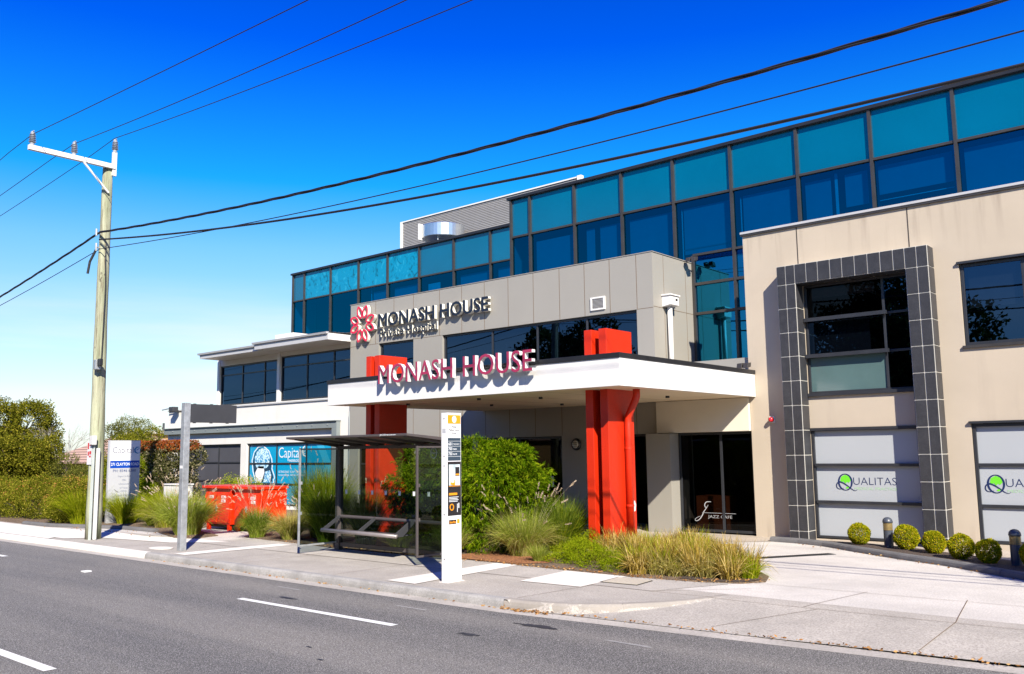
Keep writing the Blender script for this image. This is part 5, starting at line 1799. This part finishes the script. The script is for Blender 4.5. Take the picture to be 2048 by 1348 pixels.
for i, (x, y, r, lb) in enumerate([
        (-6.5, 18.13, .215, "clipped yellow-green ball bush furthest from the road, alone left of the bollard light"),
        (-5.50, 17.78, .235, "largest clipped ball bush, touching the right side of the slate bollard light"),
        (-4.90, 17.38, .205, "clipped ball bush in front of the right leg of the tiled surround"),
        (-4.30, 16.78, .215, "clipped ball bush with stray twigs on top, just right of the tiled surround"),
        (-3.80, 16.44, .20, "clipped ball bush left of the darker bollard light"),
        (-3.06, 16.12, .22, "clipped ball bush cut off by the right edge of the view")]):
    ball(x, y, r, lb, 60 + i)

# ================================================================== PLANTS
def shrub(name, label, x, y, blobs, n, L, W, mat, seed, cat="shrub", droop=0.0, trunk=True, group=None, clump=1, jit=.8, rough=.16, extra=None):
    t = thing(name, label, cat, (x, y, .02), group)
    if trunk:
        mb = MB()
        r = random.Random(seed)
        for i in range(4):
            b = r.choice(blobs)
            mb.tube([(x + r.uniform(-.05, .05), y, .0), (x + (b[0] - x) * .4, y + (b[1] - y) * .4, b[2] * .5), (b[0], b[1], b[2])], [.035, .025, .012], 6)
        mb.build("stem", "trunk", t)
    foliage("foliage", blobs, n, L, W, mat, t, seed, droop=droop, jit=jit, rough=rough, zmin=.03, clump=clump)
    if extra:
        foliage("new_growth", extra[0], extra[1], L, W, extra[2], t, seed + 1, jit=jit, rough=rough, zmin=.5, inner=.93)
    return t
# feathery acacias: fans of fine drooping leaves on every tip
def acacia(x, y, w_, h, label, seed, n=5200):
    rng = np.random.default_rng(seed)
    r = random.Random(seed)
    t = thing("feathery_shrub", label, "shrub", (x, y, .02), "feathery lime green shrubs")
    bl = [(x, y, h * .50, w_ * .38, w_ * .38, h * .42)]
    for i in range(30):
        z = r.uniform(.10, .90)
        prof = math.sqrt(max(.12, 1 - (1.9 * z - .80) ** 2))
        a = r.uniform(0, 6.28)
        k = r.uniform(.75, 1.0)
        q = r.uniform(.12, .20)
        bl.append((x + math.cos(a) * w_ * .40 * k * prof, y + math.sin(a) * w_ * .40 * k * prof, h * z, w_ * q, w_ * q, h * q * .75))
    mb = MB()
    for b in bl[1:14]:
        mb.tube([(x, y, 0), (x + (b[0] - x) * .4, y + (b[1] - y) * .4, b[2] * .55), b[:3]], [.03, .02, .008], 5)
    mb.build("stem", "trunk", t)
    P, N, T = blob_points(bl, n, rng, .14, .62, .03)
    m = 10
    D = nrm(N * .8 + rng.normal(0, .25, P.shape) + np.array([0, 0, -.45]))
    P2 = np.repeat(P, m, 0) + np.repeat(D, m, 0) * rng.uniform(0, .09, (len(P) * m, 1))
    V, F = leaves_at(P2, np.repeat(D, m, 0), .085, .0105, rng, .25, .36)
    tone = np.repeat(np.clip(np.repeat(rng.normal(.52, .2, len(P)), m) + rng.normal(0, .1, len(P2)), 0, 1), 4)
    np_mesh("foliage", V, F, tone, "acacia", t)
acacia(-12.55, 13.85, 2.55, 2.3, "big round lime green feathery shrub right of the timetable pylon", 3, 7600)
acacia(-14.35, 13.9, 2.0, 2.1, "lime green feathery shrub seen through the shelter's back glass", 5, 5600)

G = "ornamental grasses in the street garden"
tussock("fountain_grass", "large weeping fountain grass with pale plumes beside the galvanised post", "grass clump", -21.15, 12.0, 1.0, 1.85, "fountain", 21, 3000, .009, 50, G, None, droop=2.0)
tussock("fountain_grass", "yellow-green fountain grass behind the large one, left of the galvanised post", "grass clump", -23.8, 12.9, 1.1, 1.8, "lomandra", 22, 1500, .010, 22, G, "straw")
tussock("fountain_grass", "dark green fountain grass with many pink plumes before the red skip", "grass clump", -18.9, 12.55, .74, 1.0, "darkgrass", 23, 1800, .007, 60, G, "fountain", plume_rise=1.6)
tussock("fountain_grass", "straw-coloured grass clump between the red skip and the bus shelter", "grass clump", -17.75, 12.7, .68, 1.15, "straw", 24, 1500, .008, 12, G, "fountain")
tussock("fountain_grass", "yellowed grass clump at the red skip's right corner", "grass clump", -17.6, 13.4, .8, 1.2, "lomandra", 25, 900, .008, 12, G, "straw")
tussock("tall_grass", "tall green grass below the blue sign window, nearer the skip", "grass clump", -20.3, 15.2, 1.55, 1.5, "darkgrass", 26, 1300, .011, 8, G, "lomandra", plume_rise=1.1)
tussock("tall_grass", "tall green grass below the right end of the blue sign window", "grass clump", -18.6, 14.5, 1.62, 1.5, "lomandra", 27, 1300, .011, 6, G, "darkgrass", plume_rise=1.1)
tussock("tall_grass", "tall dark grass seen through the shelter's left glass", "grass clump", -16.4, 12.75, 1.2, 1.35, "darkgrass", 28, 1700, .008, 0, G, "darkgrass")
tussock("tall_grass", "tall dark grass behind the shelter's left post", "grass clump", -15.3, 12.9, 1.15, 1.2, "darkgrass", 29, 1300, .008, 4, G, "fountain")
tussock("low_grass", "low grass seen under the shelter bench", "grass clump", -14.0, 12.7, .5, 1.0, "fountain", 30, 700, .006, 0, G, "straw")
tussock("low_grass", "low grass behind the right end of the shelter", "grass clump", -12.4, 12.6, .62, .95, "fountain", 31, 800, .006, 3, G, "straw")
tussock("fountain_grass", "plumed fountain grass in front of the feathery shrub's right side", "grass clump", -11.15, 13.3, .85, 1.5, "fountain", 32, 2000, .007, 34, G, "straw", plume_rise=1.35)
tussock("spiky_grass", "stiff upright dark green grass left of the red columns", "grass clump", -11.0, 14.3, 1.0, 1.35, "darkgrass", 33, 1700, .012, 0, G, "lomandra", droop=.8)
tussock("fountain_grass", "plumed grass leaning over the bark mulch by the pylon", "grass clump", -11.6, 13.9, .8, 1.0, "fountain", 39, 700, .006, 14, G, None, plume_rise=1.4)
tussock("blue_grass", "small blue-green grass tuft at the garden's front edge", "grass clump", -10.35, 12.75, .30, .55, "fountain", 34, 600, .004, 0, G)
tussock("lomandra", "yellow-green strappy clump left of the timber pole", "grass clump", -27.3, 12.1, 1.0, 1.9, "lomandra", 35, 1600, .012, 0, G)
tussock("lomandra", "yellow-green strappy clump at the foot of the clinic sign", "grass clump", -26.2, 12.9, .85, 1.6, "lomandra", 36, 1600, .011, 0, G)
tussock("lomandra", "yellow-green strappy clump right of the clinic sign", "grass clump", -25.7, 14.0, .8, 1.6, "lomandra", 37, 1300, .011, 0, G)
tussock("lomandra", "flat yellow-green clump between the clinic sign and the fountain grass", "grass clump", -24.7, 13.0, .45, 1.2, "lomandra", 38, 800, .010, 0, G)
YL = [(-9.45, 14.0, "left end of the yellowed mound, at the foot of the red columns"), (-8.75, 13.55, "yellowed grass tuft in front of the red columns"), (-8.0, 14.2, "yellowed grass tuft at the back of the mound"),
      (-7.95, 13.1, "yellowed grass tuft in the middle of the mound's front"), (-7.35, 13.6, "yellowed grass tuft towards the driveway side of the mound"), (-7.35, 12.85, "browned grass tuft at the front right of the mound"),
      (-6.75, 13.0, "yellowed grass tuft nearest the driveway tip"), (-8.6, 15.0, "yellowed grass tuft hidden behind the mound by the columns")]
for i, (x, y, lb) in enumerate(YL):
    rng = np.random.default_rng(700 + i)
    t = thing("yellow_grass", lb, "grass clump", (x, y, .02), "yellowed grasses on the driveway island")
    for nm, mat, cnt, sd_, wd_, hh in (("blades", "yellowgrass", 9, .2, .014, .56), ("green_blades", "lomandra", 3, .25, .012, .56), ("dry_blades", "straw", 5, .3, .011, .42)):
        VV, FF, TT, o_n = [], [], [], 0
        for k in range(cnt):
            cx_, cy_ = x + rng.normal(0, .22), y + rng.normal(0, .22)
            V, F, T, _ = blades((cx_, cy_, .02), 230, .14, hh * rng.uniform(.7, 1.05), .36, wd_, rng, seg=5, droop=.7, fallk=1.45, sig=1.0, hvar=.45)
            VV.append(V)
            FF.append(F + o_n)
            TT.append(T)
            o_n += len(V)
        np_mesh(nm, np.concatenate(VV), np.concatenate(FF), np.concatenate(TT), mat, t)
# ground cover
gcb = [(-10.0, 13.6, .05, .45, .5, .22), (-9.5, 13.1, .05, .45, .45, .22), (-9.0, 12.75, .04, .42, .33, .20), (-8.45, 12.5, .02, .4, .25, .14), (-10.0, 12.95, .01, .4, .32, .10), (-10.2, 14.1, .05, .35, .4, .25)]
t = thing("ground_cover", "low bright green spreading ground cover at the garden's front edge", "ground cover", (-9.3, 13.2, .02))
t["kind"] = "stuff"
foliage("foliage", [(b[0], b[1], b[2] + .03, b[3], b[4], b[5] * 1.35) for b in gcb], 14000, .030, .011, "groundcover", t, 91, rough=.2, jit=1.0, zmin=.02, clump=2)

# left garden: hedges, shrubs, trees
def lump(x0, x1, y0, y1, h, n, seed, s=.5):
    r = random.Random(seed)
    return [(r.uniform(x0, x1), r.uniform(y0, y1), h * r.uniform(.30, .62), s * r.uniform(.8, 1.3), s * r.uniform(.8, 1.3), h * r.uniform(.34, .42)) for _ in range(n)]
def top_lump(x0, x1, y0, y1, h, n, seed):
    r = random.Random(seed)
    return [(r.uniform(x0, x1), r.uniform(y0, y1), h * .82, .22, .22, .12) for _ in range(n)]
bl = [(-28.3, 12.4, .60, 1.0, .9, .72)] + [(-28.9, 12.1, .45, .42, .4, .40), (-27.6, 12.2, .40, .40, .4, .38), (-28.2, 11.8, .40, .5, .35, .42), (-28.5, 12.2, 1.05, .42, .4, .33), (-27.9, 12.4, .98, .4, .4, .30)]
shrub("flowering_hedge", "rounded green hedge with orange flecks, nearer the timber pole", -28.3, 12.3, bl, 21000, .045, .022, "hedge", 101, "hedge", extra=(bl, 1300, "hedgetip"), jit=1.0)
bl = [(-31.1, 12.5, .60, 1.15, .9, .70), (-33.1, 12.5, .58, 1.25, .9, .62), (-35.3, 12.5, .6, 1.4, .9, .68)] + [(-30.6, 12.2, .42, .5, .45, .42), (-31.6, 12.1, .8, .5, .5, .42), (-32.4, 12.0, .45, .5, .5, .45), (-33.4, 12.1, .75, .55, .5, .40), (-34.6, 12.1, .55, .5, .5, .5), (-35.4, 12.2, .9, .5, .5, .42), (-31.0, 12.3, 1.1, .45, .4, .30)]
shrub("flowering_hedge", "long green hedge with orange flecks at the left edge of the view", -32, 12.4, bl, 30000, .048, .024, "hedge", 102, "hedge", extra=(bl, 1500, "hedgetip"), jit=1.0)
shrub("dome_shrub", "small dense dark green dome shrub left of the timber pole", -30.4, 13.9, [(-30.3, 14.0, .95, .85, .7, .70), (-30.3, 14.0, .45, .7, .6, .5)], 7500, .035, .014, "groundcover", 103, jit=1.2, rough=.05)
# photinia hedge
bl = []
r = random.Random(9)
for ix in range(7):
    for iz in range(4):
        bl.append((-30.6 + ix * .53 + r.uniform(-.1, .1), 15.5 + r.uniform(-.15, .15), .3 + iz * .55, .45, .5, .42))
shrub("photinia_hedge", "tall glossy dark hedge with red tips between the clinic sign and the white building", -29, 15.5, bl, 20000, .075, .045, "photinia", 104, "hedge",
      extra=([(-30.6 + i * .36, 15.5, 2.32, .25, .35, .16) for i in range(10)], 2600, "redtip"), jit=1.0, rough=.1)
shrub("gold_shrub", "bright yellow-green rounded shrub behind the red skip", -24.0, 15.0, [(-24.3, 15.1, .75, .8, .6, .62), (-23.5, 15.2, .75, .75, .6, .62), (-24.9, 15.2, .6, .5, .5, .5)], 9000, .035, .02, "lomandra", 105, jit=1.1, rough=.1)
shrub("ivy_shrub", "mid green leafy shrub between the timber pole and the clinic sign", -29.6, 14.6, [(-29.5, 14.8, 1.1, .7, .6, .9), (-28.4, 14.6, .6, .6, .5, .6)], 7000, .045, .025, "groundcover", 107, jit=1.0)

def tree(name, label, x, y, trunk_h, blobs, n, L, W, mat, seed, group=None, clump=1, tr=.14, lean=0):
    t = thing(name, label, "tree", (x, y, 0), group)
    mb = MB()
    r = random.Random(seed)
    top = (x + lean, y, trunk_h)
    mb.tube([(x, y, -.1), (x + lean * .4, y, trunk_h * .5), top], [tr, tr * .8, tr * .6], 10)
    for b in blobs[:14]:
        m_ = ((top[0] + b[0]) / 2 + r.uniform(-.2, .2), (top[1] + b[1]) / 2, (top[2] + b[2]) / 2 - .1)
        mb.tube([top, m_, b[:3]], [tr * .45, tr * .28, tr * .1], 6)
    mb.build("trunk", "trunk", t)
    foliage("crown", blobs, n, L, W, mat, t, seed, rough=.28, jit=1.0, clump=clump, zmin=.1)
    return t
def crown(x, y, z, rx, ry, rz, n, seed, s=.42):
    r = random.Random(seed)
    out = []
    for i in range(n):
        a, b = r.uniform(0, 6.28), math.asin(r.uniform(-.75, 1))
        k = r.uniform(.45, .85)
        out.append((x + rx * k * math.cos(a) * math.cos(b), y + ry * k * math.sin(a) * math.cos(b), z + rz * k * math.sin(b), rx * s * r.uniform(.7, 1.1), ry * s * r.uniform(.7, 1.1), rz * s * r.uniform(.7, 1.0)))
    return out
T_ = "garden trees left of the clinic"
tree("dense_tree", "big dense dark green tree at the left edge behind the hedge", -43.5, 15.8, 1.6, crown(-43.3, 15.8, 2.3, 2.7, 2.2, 2.3, 22, 41), 40000, .10, .055, "darkleaf", 141, T_)
tree("dense_tree", "lower dark leafy tree in front of the big one at the left edge", -38.7, 14.4, 1.0, crown(-38.8, 14.6, 1.75, 1.9, 1.6, 1.7, 18, 42), 30000, .085, .048, "darkleaf", 142, T_)
tree("olive_tree", "brownish olive scrubby tree beneath the bare branches", -36.0, 15.4, .8, crown(-35.9, 15.6, 1.05, 1.6, 1.4, 1.0, 12, 43), 12000, .07, .03, "olive", 143, T_)
tree("olive_tree", "yellow-green bushy tree behind the dome shrub, left of the timber pole", -33.2, 15.9, .8, crown(-32.8, 15.9, 1.35, 1.7, 1.2, 1.0, 14, 44), 15000, .07, .034, "hedge", 144, T_)
tree("slender_tree", "pale olive tree rising above the clinic sign", -45.2, 22, 2.2, crown(-45.2, 22, 2.5, 1.3, 1.5, 1.6, 12, 45), 10000, .10, .035, "olive", 145, T_)
tree("slender_tree", "yellow-olive tree between the clinic sign and the white building, before the yellow house", -42.4, 21.5, 1.6, crown(-42.2, 21.6, 2.2, 2.0, 1.5, 1.35, 12, 46), 12000, .10, .035, "hedge", 146, T_)
for i, (x, y, z, rx, rz, lb) in enumerate([(-52.0, 15.5, 2.2, 3.4, 2.2, "garden tree just past the left edge of the view"), (-60.0, 18.0, 2.4, 3.8, 2.4, "garden tree well past the left edge of the view"), (-69.0, 16.0, 2.2, 3.6, 2.2, "garden tree furthest past the left edge of the view")]):
    tree("dense_tree", lb, x, y, z * .6, crown(x, y, z, rx, 2.4, rz, 16, 240 + i), 9000, .16, .09, "darkleaf", 250 + i, T_)
# bare tree
bt = thing("bare_tree", "leafless tree with fine grey twigs left of the tiled roof", "tree", (-40.6, 17, 0), T_)
mb = MB()
r = random.Random(12)
def grow(p, d, L_, rad, depth):
    q = p + d * L_
    mb.tube([tuple(p), tuple((p + q) / 2 + Vector((r.uniform(-1, 1), r.uniform(-1, 1), r.uniform(-1, 1))) * L_ * .08), tuple(q)], [rad, rad * .8, rad * .6], 5 if depth > 2 else 4)
    if depth == 0:
        return
    for _ in range(3 if depth > 1 else 2):
        nd = (d + Vector((r.uniform(-1, 1), r.uniform(-.7, .7), r.uniform(-.5, .7))) * .75).normalized()
        grow(q, nd, L_ * r.uniform(.62, .85), rad * .58, depth - 1)
grow(Vector((-40.6, 17, .2)), Vector((.55, 0, 1)).normalized(), 1.15, .05, 5)
mb.build("branches", "twig", bt)

# street tree past the right edge of the view: its shade falls on the last clipped bushes
tree("street_tree", "small street tree beside the driveway, past the right edge, shading the last clipped bushes", 3.5, 12.3, 3.0, crown(2.75, 12.7, 4.75, 1.6, 1.3, 1.2, 16, 55, .5), 12000, .11, .07, "darkleaf", 155, None, tr=.09)

# fallen leaves in the gutter and along the beds
rng = np.random.default_rng(8)
LP = []
def litter(n, x0, y0, x1, y1, sd_, z):
    t_ = rng.uniform(0, 1, n)
    LP.append(np.stack([x0 + (x1 - x0) * t_ + rng.normal(0, .03, n), y0 + (y1 - y0) * t_ + rng.normal(0, sd_, n), np.full(n, z) + rng.uniform(0, .006, n)], 1))
litter(90, -18, 9.27, -8.2, 9.27, .03, RZ + .008)
litter(130, -8.2, 9.27, -7.4, 9.3, .03, RZ + .008)
litter(260, -7.9, 9.36, 3, 10.22, .03, RZ + .016)
litter(260, -12.2, 12.22, -6.9, 12.15, .07, .028)
litter(120, -17.5, 12.25, -12.5, 12.1, .08, .028)
litter(80, -6.9, 12.25, -6.0, 12.9, .12, .028)
litter(90, -27, 11.2, -20, 11.5, .2, .028)
litter(70, -7.9, 18.2, -3.2, 15.3, .06, .02)
P = np.concatenate(LP)
V, F = leaves_at(P, rng.normal(0, 1, (len(P), 3)) * np.array([1, 1, .12]), .05, .022, rng, 0, .05)
o = np_mesh("leaf_litter", V, F, np.repeat(rng.uniform(0, 1, len(P)), 4), "litter")
tag(o, None, None, kind="stuff")

# houses beyond the garden
h1 = thing("tiled_house", "low house with a brown tiled hip roof beyond the garden", "house", (-69, 33, 0))
MB().box(-76, -62, 30.5, 38, -.4, 1.55).build("wall", "brick", h1)
mb = MB()
mb.add([(-76.8, 29.8, 1.5), (-61, 29.8, 1.5), (-61, 38.6, 1.5), (-76.8, 38.6, 1.5), (-72.6, 34, 3.45), (-65.0, 34, 3.45)], [(0, 1, 5, 4), (1, 2, 5), (2, 3, 4, 5), (3, 0, 4), (0, 3, 2, 1)])
rf = mb.build("roof", "rooftile", h1)
MB().tube([(-72.2, 34, 3.3), (-72.2, 34, 3.95)], .09, 8).build("flue", "charcoal", rf)
h2 = thing("yellow_house", "yellow brick house glimpsed behind trees left of the white building", "house", (-66, 38, 0))
MB().box(-75, -62, 36.0, 44, -.4, 3.75).build("wall", "brick", h2)
mb = MB()
mb.box(-75.3, -61.7, 35.7, 44.3, 3.75, 3.95)
rf = mb.build("roof", "cream", h2)
MB().tube([(-68.5, 36.5, 3.9), (-68.5, 36.5, 4.6)], .09, 8).build("flue", "charcoal", rf)

# opposite houses and trees: some mirrored in windows, the rest added to block sky light
for i, (x0, x1, y0, y1, hw, hr, lb) in enumerate([(-70, -52, -28, -15, 3.0, 5.6, "low tiled house across the road, mirrored in the clinic's windows"), (-40, -14, -30, -17, 5.6, 8.4, "long tiled house added across the road to screen low sky, mirrored behind the street trees"),
                                       (-11, 4, -27, -15, 5.8, 9.6, "two storey tiled house across the road, mirrored in the window right of the tiled surround"), (9, 26, -28, -15, 5.8, 8.8, "tiled house added across the road to screen low sky, furthest right and out of the view")]):
    h = thing("tiled_house", lb, "house", ((x0 + x1) / 2, (y0 + y1) / 2, 0), "houses across the road seen only in reflections")
    MB().box(x0, x1, y0, y1, -.3, hw).build("wall", "brick", h)
    mb = MB()
    ym = (y0 + y1) / 2
    mb.add([(x0 - .5, y0 - .5, hw - .1), (x1 + .5, y0 - .5, hw - .1), (x1 + .5, y1 + .5, hw - .1), (x0 - .5, y1 + .5, hw - .1), (x0 + 6, ym, hr), (x1 - 6, ym, hr)], [(0, 1, 5, 4), (1, 2, 5), (2, 3, 4, 5), (3, 0, 4), (0, 3, 2, 1)])
    mb.build("roof", "rooftile", h)
E_ = "street trees across the road seen in the window reflections"  # all but the two tall ones are added to cut the sky fill
for i, (x, y, z, rx, rz, n, lb) in enumerate([(-33.0, -6.5, 6.0, 4.8, 4.2, 30000, "tall dark street tree mirrored in the ribbon window above the canopy"), (-14.5, -7.5, 6.0, 5.0, 4.4, 30000, "tall dark street tree mirrored in the window inside the tiled surround"),
                                          (-24.0, -8.0, 4.0, 4.6, 3.0, 18000, "lower street tree added between the two tall mirrored trees to screen low sky"), (-44.0, -8.0, 3.2, 4.6, 2.3, 16000, "low street tree mirrored at the foot of the clinic's upper windows"),
                                          (-54.0, -8.0, 3.0, 4.8, 2.2, 14000, "low street tree added furthest left across the road to screen the sky"), (-4.5, -9.0, 3.6, 4.2, 2.8, 15000, "low street tree added in front of the two storey house across the road to screen the sky"),
                                          (7.0, -8.5, 4.8, 4.6, 3.4, 15000, "street tree added across the road to screen the sky, right of the two storey house"), (17.0, -8.5, 5.0, 4.8, 3.6, 14000, "street tree added across the road to screen the sky, furthest right")]):
    tree("gum_tree", lb, x, y, z * .5, crown(x, y, z, rx, 3.4, rz, 20, 71 + i), n, .26, .15, "euc", 171 + i, E_, tr=.32)
